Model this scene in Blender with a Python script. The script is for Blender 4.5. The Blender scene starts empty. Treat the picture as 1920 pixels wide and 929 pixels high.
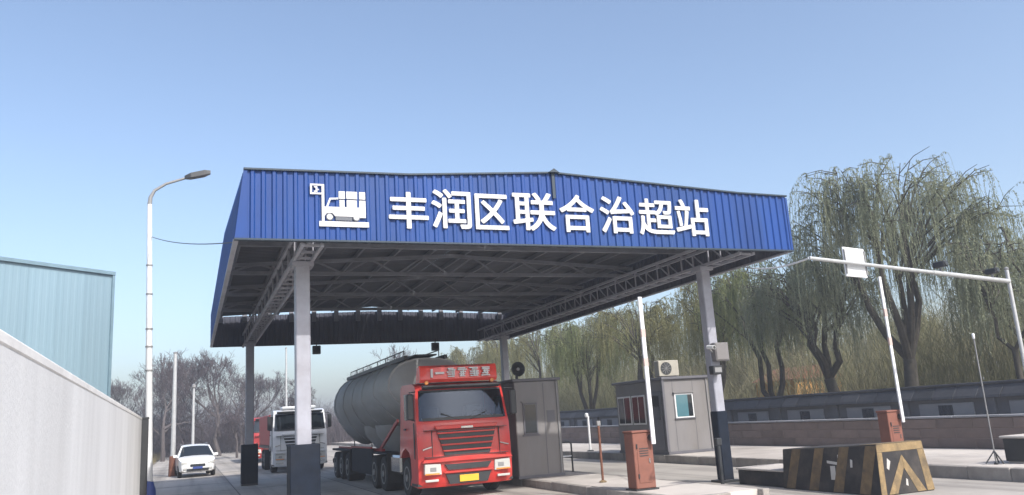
import bpy, bmesh, math, random
import numpy as np
from mathutils import Vector, Matrix

SC = bpy.context.scene
COL = SC.collection
R = math.radians

# ------------------------------------------------------------------ camera, sky, sun, exposure
cam_d = bpy.data.cameras.new("camera")
cam_d.sensor_width = 36.0
cam_d.lens = 36.0 * 1503.77 / 1920.0
cam_d.clip_start = 0.1
cam_d.clip_end = 6000
cam = bpy.data.objects.new("camera", cam_d)
COL.objects.link(cam)
cam.matrix_world = Matrix(((0.929513, -0.018615, -0.36832, 0),
                           (-0.363512, -0.214611, -0.906533, 0),
                           (-0.062171, 0.976522, -0.20625, 1.9),
                           (0, 0, 0, 1)))
SC.camera = cam

SUN_DIR = Vector((0.33, -1.05, 1.0)).normalized()       # towards the sun
sun_el = math.asin(SUN_DIR.z)
sun_az = math.atan2(SUN_DIR.x, SUN_DIR.y)
world = bpy.data.worlds.new("World")
SC.world = world
world.use_nodes = True
wn = world.node_tree
sky = wn.nodes.new("ShaderNodeTexSky")
sky.sky_type = 'NISHITA'
sky.sun_disc = False
sky.sun_elevation = sun_el
sky.sun_rotation = sun_az
sky.altitude = 0
sky.air_density = 1.0
sky.dust_density = 2.8
sky.ozone_density = 2.0
hsv = wn.nodes.new("ShaderNodeHueSaturation")
hsv.inputs["Saturation"].default_value = 0.95
wn.links.new(sky.outputs[0], hsv.inputs["Color"])
wn.links.new(hsv.outputs[0], wn.nodes["Background"].inputs[0])
wn.nodes["Background"].inputs[1].default_value = 0.15

sun_d = bpy.data.lights.new("sun", 'SUN')
sun_d.energy = 3.0
sun_d.angle = R(0.6)
sun_d.color = (1.0, 0.965, 0.91)
sun = bpy.data.objects.new("sun", sun_d)
COL.objects.link(sun)
sun.rotation_euler = SUN_DIR.to_track_quat('Z', 'Y').to_euler()

SC.view_settings.view_transform = 'Standard'
SC.view_settings.look = 'None'
SC.view_settings.exposure = 0.72
SC.view_settings.gamma = 1.0
SC.view_settings.use_curve_mapping = False
SC.render.engine = 'CYCLES'
SC.cycles.max_bounces = 6
SC.cycles.transparent_max_bounces = 12
SC.render.filter_size = 1.9

# ------------------------------------------------------------------ materials
def mat(name, col, rough=0.6, metal=0.0, var=0.15, scale=2.0, bump=0.0, bscale=30.0,
        dirt=None, dirt_amt=0.0, stretch=(1, 1, 1), rnd=0.0, coat=0.0, spec=0.5):
    m = bpy.data.materials.new(name)
    m.use_nodes = True
    nt = m.node_tree
    b = nt.nodes["Principled BSDF"]
    b.inputs["Roughness"].default_value = rough
    b.inputs["Metallic"].default_value = metal
    b.inputs["Specular IOR Level"].default_value = spec
    if coat:
        b.inputs["Coat Weight"].default_value = coat
        b.inputs["Coat Roughness"].default_value = 0.08
    tc = nt.nodes.new("ShaderNodeTexCoord")
    mp = nt.nodes.new("ShaderNodeMapping")
    mp.inputs["Scale"].default_value = stretch
    nt.links.new(tc.outputs["Object"], mp.inputs["Vector"])
    n1 = nt.nodes.new("ShaderNodeTexNoise")
    n1.inputs["Scale"].default_value = scale
    n1.inputs["Detail"].default_value = 8
    n1.inputs["Roughness"].default_value = 0.65
    nt.links.new(mp.outputs[0], n1.inputs["Vector"])
    mr = nt.nodes.new("ShaderNodeMapRange")
    mr.inputs[1].default_value = 0.3
    mr.inputs[2].default_value = 0.7
    mr.inputs[3].default_value = 1.0 - var
    mr.inputs[4].default_value = 1.0 + var
    nt.links.new(n1.outputs[0], mr.inputs[0])
    val = mr.outputs[0]
    if rnd:
        oi = nt.nodes.new("ShaderNodeObjectInfo")
        m2 = nt.nodes.new("ShaderNodeMapRange")
        m2.inputs[3].default_value = 1.0 - rnd
        m2.inputs[4].default_value = 1.0 + rnd
        nt.links.new(oi.outputs["Random"], m2.inputs[0])
        mu = nt.nodes.new("ShaderNodeMath"); mu.operation = 'MULTIPLY'
        nt.links.new(val, mu.inputs[0]); nt.links.new(m2.outputs[0], mu.inputs[1])
        val = mu.outputs[0]
    vm = nt.nodes.new("ShaderNodeVectorMath"); vm.operation = 'SCALE'
    vm.inputs[0].default_value = col
    nt.links.new(val, vm.inputs["Scale"])
    out = vm.outputs[0]
    if dirt is not None:
        n2 = nt.nodes.new("ShaderNodeTexNoise")
        n2.inputs["Scale"].default_value = scale * 0.37
        n2.inputs["Detail"].default_value = 10
        n2.inputs["Roughness"].default_value = 0.7
        nt.links.new(mp.outputs[0], n2.inputs["Vector"])
        r2 = nt.nodes.new("ShaderNodeMapRange")
        r2.inputs[1].default_value = 0.45
        r2.inputs[2].default_value = 0.72
        r2.inputs[4].default_value = dirt_amt
        nt.links.new(n2.outputs[0], r2.inputs[0])
        mx = nt.nodes.new("ShaderNodeMix"); mx.data_type = 'RGBA'
        nt.links.new(r2.outputs[0], mx.inputs["Factor"])
        nt.links.new(out, mx.inputs["A"])
        mx.inputs["B"].default_value = (*dirt, 1)
        out = mx.outputs["Result"]
    nt.links.new(out, b.inputs["Base Color"])
    if bump:
        n3 = nt.nodes.new("ShaderNodeTexNoise")
        n3.inputs["Scale"].default_value = bscale
        n3.inputs["Detail"].default_value = 6
        nt.links.new(tc.outputs["Object"], n3.inputs["Vector"])
        bp = nt.nodes.new("ShaderNodeBump")
        bp.inputs["Strength"].default_value = bump
        bp.inputs["Distance"].default_value = 0.02
        nt.links.new(n3.outputs[0], bp.inputs["Height"])
        nt.links.new(bp.outputs[0], b.inputs["Normal"])
    return m

def glass(name, tint=(0.42, 0.52, 0.52), see=0.55):
    """tinted pane: part of the light goes through, the rest mirrors"""
    m = bpy.data.materials.new(name)
    m.use_nodes = True
    nt = m.node_tree
    nt.nodes.clear()
    o = nt.nodes.new("ShaderNodeOutputMaterial")
    t = nt.nodes.new("ShaderNodeBsdfTransparent"); t.inputs[0].default_value = (*tint, 1)
    g = nt.nodes.new("ShaderNodeBsdfGlossy"); g.inputs["Roughness"].default_value = 0.03
    g.inputs[0].default_value = (0.62, 0.74, 0.95, 1)
    f = nt.nodes.new("ShaderNodeFresnel"); f.inputs[0].default_value = 1.6
    mr = nt.nodes.new("ShaderNodeMapRange")
    mr.inputs[3].default_value = 0.0
    mr.inputs[4].default_value = 1.0
    nt.links.new(f.outputs[0], mr.inputs[0])
    mx = nt.nodes.new("ShaderNodeMixShader")
    nt.links.new(mr.outputs[0], mx.inputs[0])
    nt.links.new(t.outputs[0], mx.inputs[1])
    nt.links.new(g.outputs[0], mx.inputs[2])
    nt.links.new(mx.outputs[0], o.inputs[0])
    return m

def leafmat(name, col, col2, scale=0.6, trans=0.45):
    m = bpy.data.materials.new(name)
    m.use_nodes = True
    nt = m.node_tree
    nt.nodes.clear()
    o = nt.nodes.new("ShaderNodeOutputMaterial")
    tc = nt.nodes.new("ShaderNodeTexCoord")
    n = nt.nodes.new("ShaderNodeTexNoise"); n.inputs["Scale"].default_value = scale
    n.inputs["Detail"].default_value = 6
    nt.links.new(tc.outputs["Object"], n.inputs["Vector"])
    mr = nt.nodes.new("ShaderNodeMapRange")
    mr.inputs[1].default_value = 0.35; mr.inputs[2].default_value = 0.65
    nt.links.new(n.outputs[0], mr.inputs[0])
    mx = nt.nodes.new("ShaderNodeMix"); mx.data_type = 'RGBA'
    mx.inputs["A"].default_value = (*col, 1); mx.inputs["B"].default_value = (*col2, 1)
    nt.links.new(mr.outputs[0], mx.inputs["Factor"])
    d = nt.nodes.new("ShaderNodeBsdfDiffuse")
    t = nt.nodes.new("ShaderNodeBsdfTranslucent")
    nt.links.new(mx.outputs["Result"], d.inputs[0]); nt.links.new(mx.outputs["Result"], t.inputs[0])
    ms = nt.nodes.new("ShaderNodeMixShader"); ms.inputs[0].default_value = trans
    nt.links.new(d.outputs[0], ms.inputs[1]); nt.links.new(t.outputs[0], ms.inputs[2])
    nt.links.new(ms.outputs[0], o.inputs[0])
    return m

M = {}
M['blue'] = mat('blue_sheet', (0.003, 0.044, 0.21), 0.5, 0, 0.16, 1.5, dirt=(0.018, 0.06, 0.17), dirt_amt=0.5, rnd=0.10, spec=0.35, stretch=(1, 1, 0.3))
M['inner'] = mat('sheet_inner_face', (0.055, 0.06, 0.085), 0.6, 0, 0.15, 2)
M['trim'] = mat('dark_trim', (0.012, 0.03, 0.05), 0.5, 0, 0.2)
M['white_sign'] = mat('white_letter', (0.58, 0.58, 0.58), 0.5, 0, 0.06, 3, dirt=(0.45, 0.45, 0.46), dirt_amt=0.5, stretch=(1, 1, .4))
M['grey_sign'] = mat('grey_letter', (0.10, 0.11, 0.13), 0.5, 0, 0.05, 4)
M['steel'] = mat('painted_steel', (0.32, 0.325, 0.37), 0.5, 0, 0.12, 3, dirt=(0.16, 0.14, 0.13), dirt_amt=0.35)
M['truss'] = mat('truss_steel', (0.20, 0.21, 0.24), 0.6, 0, 0.15, 3, dirt=(0.09, 0.08, 0.07), dirt_amt=0.4)
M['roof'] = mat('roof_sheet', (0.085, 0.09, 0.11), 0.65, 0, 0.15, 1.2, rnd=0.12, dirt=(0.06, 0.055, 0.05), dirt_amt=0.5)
M['sleeve'] = mat('dark_sleeve', (0.010, 0.015, 0.026), 0.7, 0, 0.3, 5, dirt=(0.03, 0.03, 0.032), dirt_amt=0.35, spec=0.12)
M['white_metal'] = mat('white_paint', (0.72, 0.73, 0.74), 0.42, 0, 0.06, 3, dirt=(0.4, 0.38, 0.35), dirt_amt=0.3)
M['galv'] = mat('galvanised_pipe', (0.46, 0.47, 0.47), 0.5, 0.2, 0.12, 4, dirt=(0.3, 0.29, 0.28), dirt_amt=0.5)
M['grey_metal'] = mat('grey_paint', (0.22, 0.22, 0.22), 0.5, 0, 0.1, 4)
M['dark_metal'] = mat('dark_paint', (0.025, 0.027, 0.03), 0.5, 0, 0.2, 4)
M['plaster'] = mat('white_plaster', (0.75, 0.745, 0.735), 0.85, 0, 0.05, 1.3, bump=0.15, dirt=(0.54, 0.53, 0.515), dirt_amt=0.7, stretch=(1, 1, 0.22))
M['coping'] = mat('wall_coping', (0.76, 0.745, 0.72), 0.85, 0, 0.1, 2, bump=0.2)
M['teal'] = mat('teal_sheet', (0.20, 0.30, 0.36), 0.6, 0, 0.06, 0.5, dirt=(0.26, 0.345, 0.39), dirt_amt=0.5, rnd=0.06, stretch=(1, 1, 0.15))
M['teal_trim'] = mat('teal_trim', (0.16, 0.245, 0.295), 0.5)
M['concrete'] = mat('concrete', (0.50, 0.46, 0.42), 0.9, 0, 0.12, 0.6, bump=0.25, bscale=25, dirt=(0.22, 0.19, 0.17), dirt_amt=0.9)
M['kerb'] = mat('kerb_stone', (0.30, 0.275, 0.25), 0.9, 0, 0.2, 2.5, bump=0.3, rnd=0.15, dirt=(0.1, 0.09, 0.08), dirt_amt=0.5)
M['road'] = mat('road_concrete', (0.39, 0.36, 0.325), 0.88, 0, 0.14, 0.35, bump=0.3, bscale=18, dirt=(0.17, 0.155, 0.14), dirt_amt=0.65)
M['soil'] = mat('dry_soil', (0.20, 0.165, 0.115), 0.95, 0, 0.25, 0.12, bump=0.4, bscale=6, dirt=(0.13, 0.12, 0.06), dirt_amt=0.8)
M['joint'] = mat('joint_tar', (0.06, 0.055, 0.05), 0.8)
M['stone_wall'] = mat('brown_block', (0.165, 0.125, 0.11), 0.85, 0, 0.15, 2, bump=0.3, rnd=0.16, dirt=(0.1, 0.09, 0.09), dirt_amt=0.5)
M['wall_grey'] = mat('grey_render', (0.12, 0.122, 0.135), 0.85, 0, 0.15, 1.5, bump=0.2, dirt=(0.08, 0.08, 0.08), dirt_amt=0.5)
M['wall_panel'] = mat('pale_panel', (0.25, 0.255, 0.275), 0.85, 0, 0.12, 1.5, rnd=0.12, dirt=(0.16, 0.16, 0.17), dirt_amt=0.5)
M['tile'] = mat('dark_roof_tile', (0.035, 0.036, 0.042), 0.7, 0, 0.25, 6, rnd=0.25)
M['lattice'] = mat('lattice_window', (0.05, 0.055, 0.07), 0.7)
M['ochre'] = mat('ochre_wall', (0.55, 0.30, 0.10), 0.85, 0, 0.1, 1.0)
M['red_tile'] = mat('hut_roof', (0.22, 0.10, 0.06), 0.8)
M['booth'] = mat('booth_panel', (0.175, 0.168, 0.17), 0.6, 0, 0.10, 1.5, dirt=(0.13, 0.115, 0.10), dirt_amt=0.65, stretch=(1, 1, .35))
M['booth_dark'] = mat('booth_frame', (0.10, 0.10, 0.115), 0.5, 0, 0.1)
M['cream'] = mat('cream_casing', (0.36, 0.34, 0.29), 0.6, 0, 0.1, 4, dirt=(0.2, 0.18, 0.15), dirt_amt=0.6)
M['orange'] = mat('faded_orange', (0.20, 0.075, 0.05), 0.65, 0, 0.15, 3, dirt=(0.15, 0.075, 0.055), dirt_amt=0.5)
M['red_band'] = mat('faded_red', (0.52, 0.40, 0.36), 0.5, 0, 0.1)
M['yellow'] = mat('worn_yellow', (0.25, 0.175, 0.085), 0.85, 0, 0.25, 8, dirt=(0.07, 0.055, 0.04), dirt_amt=1.0)
M['shaded_yellow'] = mat('worn_yellow_shaded', (0.15, 0.10, 0.05), 0.8, 0, 0.3, 7, dirt=(0.05, 0.045, 0.04), dirt_amt=0.95)  # worn yellow, darkened to paint in the shade on the block's left side
M['black'] = mat('worn_black', (0.022, 0.020, 0.021), 0.85, 0, 0.35, 4, dirt=(0.10, 0.085, 0.07), dirt_amt=0.7)
M['chalk'] = mat('chalk_white', (0.45, 0.43, 0.40), 0.85, 0, 0.1, 9)
M['red'] = mat('red_truck_paint', (0.50, 0.028, 0.022), 0.4, 0, 0.10, 2, coat=0.3, dirt=(0.29, 0.14, 0.11), dirt_amt=0.55)
M['red_bright'] = mat('red_visor', (0.70, 0.055, 0.035), 0.35, 0, 0.05, coat=0.4)
M['truck_white'] = mat('white_truck_paint', (0.68, 0.69, 0.70), 0.35, 0, 0.06, 2, coat=0.4, dirt=(0.4, 0.38, 0.34), dirt_amt=0.3)
M['old_red'] = mat('dull_red_paint', (0.36, 0.03, 0.03), 0.45, 0, 0.12, 2)
M['tank'] = mat('tank_grey', (0.36, 0.36, 0.365), 0.62, 0.0, 0.12, 0.9, dirt=(0.26, 0.24, 0.215), dirt_amt=0.8, stretch=(1, 0.5, 1))
M['rubber'] = mat('rubber', (0.018, 0.018, 0.018), 0.85, 0, 0.3, 6)
M['rim'] = mat('rim_steel', (0.22, 0.22, 0.22), 0.5, 0.4)
M['chrome'] = mat('chrome', (0.5, 0.5, 0.5), 0.2, 0.9)
M['lamp_glass'] = mat('lamp_lens', (0.50, 0.50, 0.47), 0.12, 0, 0.05, coat=0.6)
M['plate'] = mat('yellow_plate', (0.80, 0.42, 0.03), 0.5)
M['paper'] = mat('paper', (0.85, 0.85, 0.83), 0.8)
M['seat'] = mat('seat_fabric', (0.10, 0.11, 0.13), 0.9)
M['green'] = mat('dull_green', (0.03, 0.075, 0.06), 0.6, 0, 0.2)
M['car'] = mat('car_white', (0.76, 0.76, 0.75), 0.3, 0, 0.03, coat=0.6)
M['amber'] = mat('amber_lens', (0.7, 0.25, 0.05), 0.2)
M['tarp'] = mat('tarpaulin', (0.06, 0.075, 0.07), 0.8, 0, 0.2, bump=0.4, bscale=4)
M['blue_base'] = mat('blue_base', (0.03, 0.06, 0.24), 0.6, 0, 0.15)
M['rust'] = mat('rust', (0.15, 0.06, 0.035), 0.8, 0, 0.3, 6)
M['glass'] = glass('window_glass')
M['glass_dark'] = mat('dark_glass', (0.012, 0.016, 0.02), 0.06, 0, 0.0, spec=0.8)
M['glass_teal'] = mat('teal_glass', (0.07, 0.16, 0.19), 0.08, 0, 0.1, spec=0.8)
M['bark'] = mat('willow_bark', (0.062, 0.055, 0.045), 0.95, 0, 0.3, 5, bump=0.6, bscale=18)
M['bark_grey'] = mat('grey_bark', (0.085, 0.072, 0.070), 0.95, 0, 0.25, 4)
M['leaf_a'] = leafmat('willow_leaf', (0.165, 0.20, 0.095), (0.27, 0.29, 0.145))
M['leaf_b'] = leafmat('willow_leaf_grey', (0.20, 0.225, 0.155), (0.31, 0.325, 0.22))
M['leaf_c'] = leafmat('willow_leaf_yellow', (0.20, 0.20, 0.095), (0.31, 0.295, 0.15))
M['twig'] = leafmat('bare_twig', (0.085, 0.072, 0.078), (0.12, 0.10, 0.105), trans=0.1)
M['thicket'] = leafmat('thicket_twig', (0.21, 0.21, 0.12), (0.32, 0.295, 0.19), scale=0.18, trans=0.4)
M['grass'] = leafmat('dry_grass', (0.17, 0.14, 0.07), (0.22, 0.19, 0.11), scale=0.3, trans=0.2)

# ------------------------------------------------------------------ mesh helpers
class MB:
    def __init__(s):
        s.v = []; s.f = []
    def add(s, vs, fs):
        o = len(s.v)
        s.v += [tuple(p) for p in vs]
        s.f += [tuple(i + o for i in f) for f in fs]
        return s
    def box(s, x0, y0, z0, x1, y1, z1):
        vs = [(x0, y0, z0), (x1, y0, z0), (x1, y1, z0), (x0, y1, z0), (x0, y0, z1), (x1, y0, z1), (x1, y1, z1), (x0, y1, z1)]
        return s.add(vs, [(0, 3, 2, 1), (4, 5, 6, 7), (0, 1, 5, 4), (1, 2, 6, 5), (2, 3, 7, 6), (3, 0, 4, 7)])
    def bar(s, p0, p1, w, h=None, up=(0, 0, 1)):
        h = h or w
        p0 = Vector(p0); p1 = Vector(p1)
        d = (p1 - p0).normalized()
        u = Vector(up)
        if abs(d.dot(u)) > 0.98: u = Vector((1, 0, 0))
        a = d.cross(u).normalized() * w / 2
        b = a.cross(d).normalized() * h / 2
        vs = [p0 - a - b, p0 + a - b, p0 + a + b, p0 - a + b, p1 - a - b, p1 + a - b, p1 + a + b, p1 - a + b]
        return s.add(vs, [(0, 1, 2, 3), (7, 6, 5, 4), (0, 4, 5, 1), (1, 5, 6, 2), (2, 6, 7, 3), (3, 7, 4, 0)])
    def tube(s, pts, rad, n=10, cap=True):
        pts = [Vector(p) for p in pts]
        if not hasattr(rad, '__len__'): rad = [rad] * len(pts)
        rings = []
        ref = None
        for i, p in enumerate(pts):
            d = (pts[min(i + 1, len(pts) - 1)] - pts[max(i - 1, 0)]).normalized()
            if ref is None:
                ref = Vector((0, 0, 1)) if abs(d.z) < 0.9 else Vector((1, 0, 0))
            a = d.cross(ref).normalized(); b = a.cross(d).normalized()
            ref = b
            rings.append([p + (a * math.cos(2 * math.pi * k / n) + b * math.sin(2 * math.pi * k / n)) * rad[i] for k in range(n)])
        return s.loft(rings, cap)
    def loft(s, rings, cap=True):
        n = len(rings[0]); o = len(s.v)
        for r in rings: s.v += [tuple(p) for p in r]
        for i in range(len(rings) - 1):
            for k in range(n):
                s.f.append((o + i * n + k, o + i * n + (k + 1) % n, o + (i + 1) * n + (k + 1) % n, o + (i + 1) * n + k))
        if cap:
            s.f.append(tuple(o + k for k in range(n))[::-1])
            s.f.append(tuple(o + (len(rings) - 1) * n + k for k in range(n)))
        return s
    def prism(s, poly, axis, a, b):
        """poly: 2D points in the plane across `axis`, extruded from a to b"""
        def P(u, v, t):
            return (t, u, v) if axis == 'x' else (u, t, v) if axis == 'y' else (u, v, t)
        n = len(poly)
        vs = [P(u, v, a) for u, v in poly] + [P(u, v, b) for u, v in poly]
        fs = [tuple(range(n)), tuple(range(2 * n - 1, n - 1, -1))]
        fs += [(k, n + k, n + (k + 1) % n, (k + 1) % n) for k in range(n)]
        return s.add(vs, fs)
    def lathe(s, prof, axis='z', c=(0, 0, 0), n=20):
        rings = []
        for r, h in prof:
            ring = []
            for k in range(n):
                a = 2 * math.pi * k / n
                u, v = r * math.cos(a), r * math.sin(a)
                p = (u, v, h) if axis == 'z' else (h, u, v) if axis == 'x' else (u, h, v)
                ring.append((p[0] + c[0], p[1] + c[1], p[2] + c[2]))
            rings.append(ring)
        return s.loft(rings)
    def mesh(s, name, bevel=0.0, smooth=False, fix=True):
        me = bpy.data.meshes.new(name)
        me.from_pydata(s.v, [], s.f)
        if fix or bevel:
            bm = bmesh.new(); bm.from_mesh(me)
            bmesh.ops.delete(bm, geom=[q for q in bm.verts if not q.link_faces], context='VERTS')
            if fix: bmesh.ops.recalc_face_normals(bm, faces=bm.faces)
            if bevel:
                es = [e for e in bm.edges if len(e.link_faces) == 2 and e.calc_face_angle(0) > 0.5]
                bmesh.ops.bevel(bm, geom=es, offset=bevel, segments=1, affect='EDGES', clamp_overlap=True)
            bm.to_mesh(me); bm.free()
        if smooth:
            for p in me.polygons: p.use_smooth = True
            me.set_sharp_from_angle(angle=R(38))
        return me
    def build(s, name, m, parent=None, bevel=0.0, smooth=False, loc=None, fix=True):
        return obj(name, s.mesh(name, bevel, smooth, fix), m, parent, loc)

def obj(name, me, m, parent=None, loc=None):
    if m is not None and len(me.materials) == 0:
        me.materials.append(M[m] if isinstance(m, str) else m)
    o = bpy.data.objects.new(name, me)
    COL.objects.link(o)
    if parent is not None: o.parent = parent
    if loc is not None: o.location = loc
    return o

def tag(o, label=None, cat=None, group=None, kind=None):
    if label: o['label'] = label
    if cat: o['category'] = cat
    if group: o['group'] = group
    if kind: o['kind'] = kind
    return o

def thing(name, label, cat, loc=(0, 0, 0), rz=0.0, group=None):
    o = bpy.data.objects.new(name, None)
    o.empty_display_size = 0.3
    COL.objects.link(o)
    o.location = loc
    o.rotation_euler = (0, 0, rz)
    return tag(o, label, cat, group)

def copy_tree(o, parent=None):
    kids = list(o.children)
    c = o.copy(); COL.objects.link(c)
    if parent is not None: c.parent = parent
    for k in kids: copy_tree(k, c)
    return c

def np_mesh(name, verts, quads):
    """fast mesh from arrays: quads (n,4) or (n,3)"""
    me = bpy.data.meshes.new(name)
    verts = np.asarray(verts, np.float32); quads = np.asarray(quads, np.int32)
    k = quads.shape[1]
    me.vertices.add(len(verts)); me.vertices.foreach_set('co', verts.ravel())
    me.loops.add(quads.size); me.loops.foreach_set('vertex_index', quads.ravel())
    me.polygons.add(len(quads)); me.polygons.foreach_set('loop_start', np.arange(0, quads.size, k, dtype=np.int32))
    me.update(calc_edges=True)
    return me

# ------------------------------------------------------------------ the ground, roads and pavements
g = MB()
N = 24
xs = [-1500, -600, -200, -80, -30, -10, 0, 10, 20, 40, 90, 250, 700, 1500]
ys = [-300, -60, 0, 20, 40, 70, 120, 200, 400, 900, 2500]
for y in ys:
    for x in xs: g.v.append((x, y, -0.02))
for j in range(len(ys) - 1):
    for i in range(len(xs) - 1):
        a = j * len(xs) + i
        g.f.append((a, a + 1, a + 1 + len(xs), a + len(xs)))
tag(g.build('ground', 'soil'), kind='structure')
road = MB().add([(-2.6, -25, 0), (15.4, -25, 0), (15.4, 140, 0), (-2.6, 140, 0)], [(0, 1, 2, 3)])
road = tag(road.build('road', 'road'), kind='structure')
nt = M['road'].node_tree                     # tyre lanes and drips along the driving direction
tc = nt.nodes.new("ShaderNodeTexCoord"); mp = nt.nodes.new("ShaderNodeMapping"); mp.inputs["Scale"].default_value = (1.6, .035, 1)
nz = nt.nodes.new("ShaderNodeTexNoise"); nz.inputs["Scale"].default_value = 1.0; nz.inputs["Detail"].default_value = 7
mr = nt.nodes.new("ShaderNodeMapRange"); mr.inputs[1].default_value = .48; mr.inputs[2].default_value = .70; mr.inputs[4].default_value = .75
mx = nt.nodes.new("ShaderNodeMix"); mx.data_type = 'RGBA'; mx.inputs["B"].default_value = (.12, .11, .10, 1)
bs = nt.nodes["Principled BSDF"]; src = bs.inputs["Base Color"].links[0].from_socket
nt.links.new(tc.outputs["Object"], mp.inputs[0]); nt.links.new(mp.outputs[0], nz.inputs["Vector"]); nt.links.new(nz.outputs[0], mr.inputs[0])
nt.links.new(mr.outputs[0], mx.inputs["Factor"]); nt.links.new(src, mx.inputs["A"]); nt.links.new(mx.outputs["Result"], bs.inputs["Base Color"])
# expansion joints cut across and along the concrete slabs
for k, y in enumerate(np.arange(6, 100, 5.0)):
    MB().box(-2.5, y, 0.001, 8.6, y + 0.03, 0.004).build('joint', 'joint', road)
for x in (1.5, 5.0):
    MB().box(x, -10, 0.0012, x + 0.03, 120, 0.0042).build('joint', 'joint', road)

def kerbed(name, x0, y0, x1, y1, z, left=True, right=True, front=True, step=1.0, kw=0.16):
    t = tag(MB().box(x0 + kw + .004, y0 + kw + .004, -0.01, x1 - (kw if right else 0) - .004, y1, z - 0.004).build(name, 'concrete'), kind='structure')
    me = MB().box(0, 0, -0.01, kw, step - 0.012, z).mesh('kerb_stone', bevel=0.012)
    me2 = MB().box(0, 0, -0.01, step - 0.012, kw, z).mesh('kerb_stone', bevel=0.012)
    for k in range(int((y1 - y0) / step)):
        jr = random.Random(k * 7 + 1)
        if left:
            ks = obj('kerb_stone', me, 'kerb', t, (x0 + jr.uniform(-.012, .008), y0 + k * step, jr.uniform(-.012, .006)))
            ks.rotation_euler = (jr.uniform(-.006, .006), jr.uniform(-.02, .02), jr.uniform(-.006, .006))
        if right: obj('kerb_stone', me, 'kerb', t, (x1 - kw, y0 + k * step, 0))
    if front:
        for k in range(int((x1 - x0 - 2 * kw) / step) + 1):
            xx = x0 + kw + .004 + k * step
            if xx + step < x1 - kw + .2: obj('kerb_stone', me2, 'kerb', t, (xx, y0, 0))
    return t
island = kerbed('traffic_island', 8.63, 13.6, 10.7, 40.6, 0.2)
pavement = kerbed('pavement', 15.4, -6, 19.9, 100, 0.27, right=False)

# ------------------------------------------------------------------ weigh station canopy
CX0, CX1, CY0, CY1, CZ0, CZ1 = 0.72, 13.76, 15.5, 35.3, 5.5, 6.86
canopy = thing('weigh_station_canopy', 'large blue corrugated steel canopy with white lettering on grey columns', 'canopy', (7.3, 25.4, 0))
OX, OY = 7.3, 25.4
def cpart(mb, name, m, bevel=0, smooth=False, parent=canopy):
    mb.v = [(x - OX, y - OY, z) for x, y, z in mb.v]
    return mb.build(name, m, parent, bevel, smooth)

def roofline(x):                                   # top edge of the front sheet: flat eaves, low gable
    pts = [(CX0, 6.85), (4.1, 6.91), (7.37, 7.13), (12.3, 6.89), (CX1, 6.87)]
    for (a, za), (b, zb) in zip(pts, pts[1:]):
        if a <= x <= b + 1e-6: return za + (zb - za) * (x - a) / (b - a)
    return 6.86
RIB = [(0.0, 0.0), (0.075, 0.0), (0.100, 0.032), (0.155, 0.032), (0.180, 0.0)]    # one trapezoid rib, pitch 0.2055
def sheet(length, top, z0, nrib, thick=0.0):
    """ribbed sheet along local u, ribs towards -w; returns outline points"""
    pitch = length / nrib
    us = []
    for k in range(nrib):
        for u, w in RIB: us.append((k * pitch + u * pitch / 0.2055, -w))
    us.append((length, 0.0))
    return us
def fascia(name, p0, p1, topf, z0, nsheet, nrib=4, lean=0.0):
    p0 = Vector(p0); p1 = Vector(p1)
    d = (p1 - p0); L = d.length / nsheet; d.normalize()
    nrm = Vector((d.y, -d.x, 0))                   # outward normal (right of travel)
    for i in range(nsheet):
        us = sheet(L - 0.0006, None, z0, nrib)
        m = MB()
        a = []
        for layer in (0.0, -0.012):
            for (u, w) in us:
                q = p0 + d * (i * L + u) + nrm * (-w + layer)
                zt = topf(p0 + d * (i * L + u))
                a.append([(q.x, q.y, z0), (q.x + lean * max(0.0, 1 - (q.y - CY0) / 5.0), q.y, zt)])
        n = len(us)
        for bz, tz in a: m.v += [bz, tz]
        for k in range(n - 1):
            m.f.append((2 * k, 2 * k + 2, 2 * k + 3, 2 * k + 1))
            m.f.append((2 * (n + k), 2 * (n + k) + 1, 2 * (n + k) + 3, 2 * (n + k) + 2))
            m.f.append((2 * k + 1, 2 * k + 3, 2 * (n + k) + 3, 2 * (n + k) + 1))
            m.f.append((2 * k, 2 * (n + k), 2 * (n + k) + 2, 2 * k + 2))
        o = cpart(m, name, 'blue')
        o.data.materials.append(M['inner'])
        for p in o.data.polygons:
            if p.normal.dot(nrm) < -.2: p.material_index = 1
fascia('front_panel', (CX0 + .17, CY0, 0), (CX1, CY0, 0), lambda p: roofline(p.x), CZ0, 16)
fascia('side_panel', (CX0, CY1, 0), (CX0, CY0, 0), lambda p: 6.80, CZ0, 24, lean=.15)
fascia('side_panel', (CX1, CY0, 0), (CX1, CY1, 0), lambda p: 6.80, CZ0, 24)
fascia('back_panel', (CX1, CY1, 0), (CX0, CY1, 0), lambda p: 6.71 + 0.18 * (1 - abs(p.x - 7.35) / 6.6), CZ0, 16)
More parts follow.
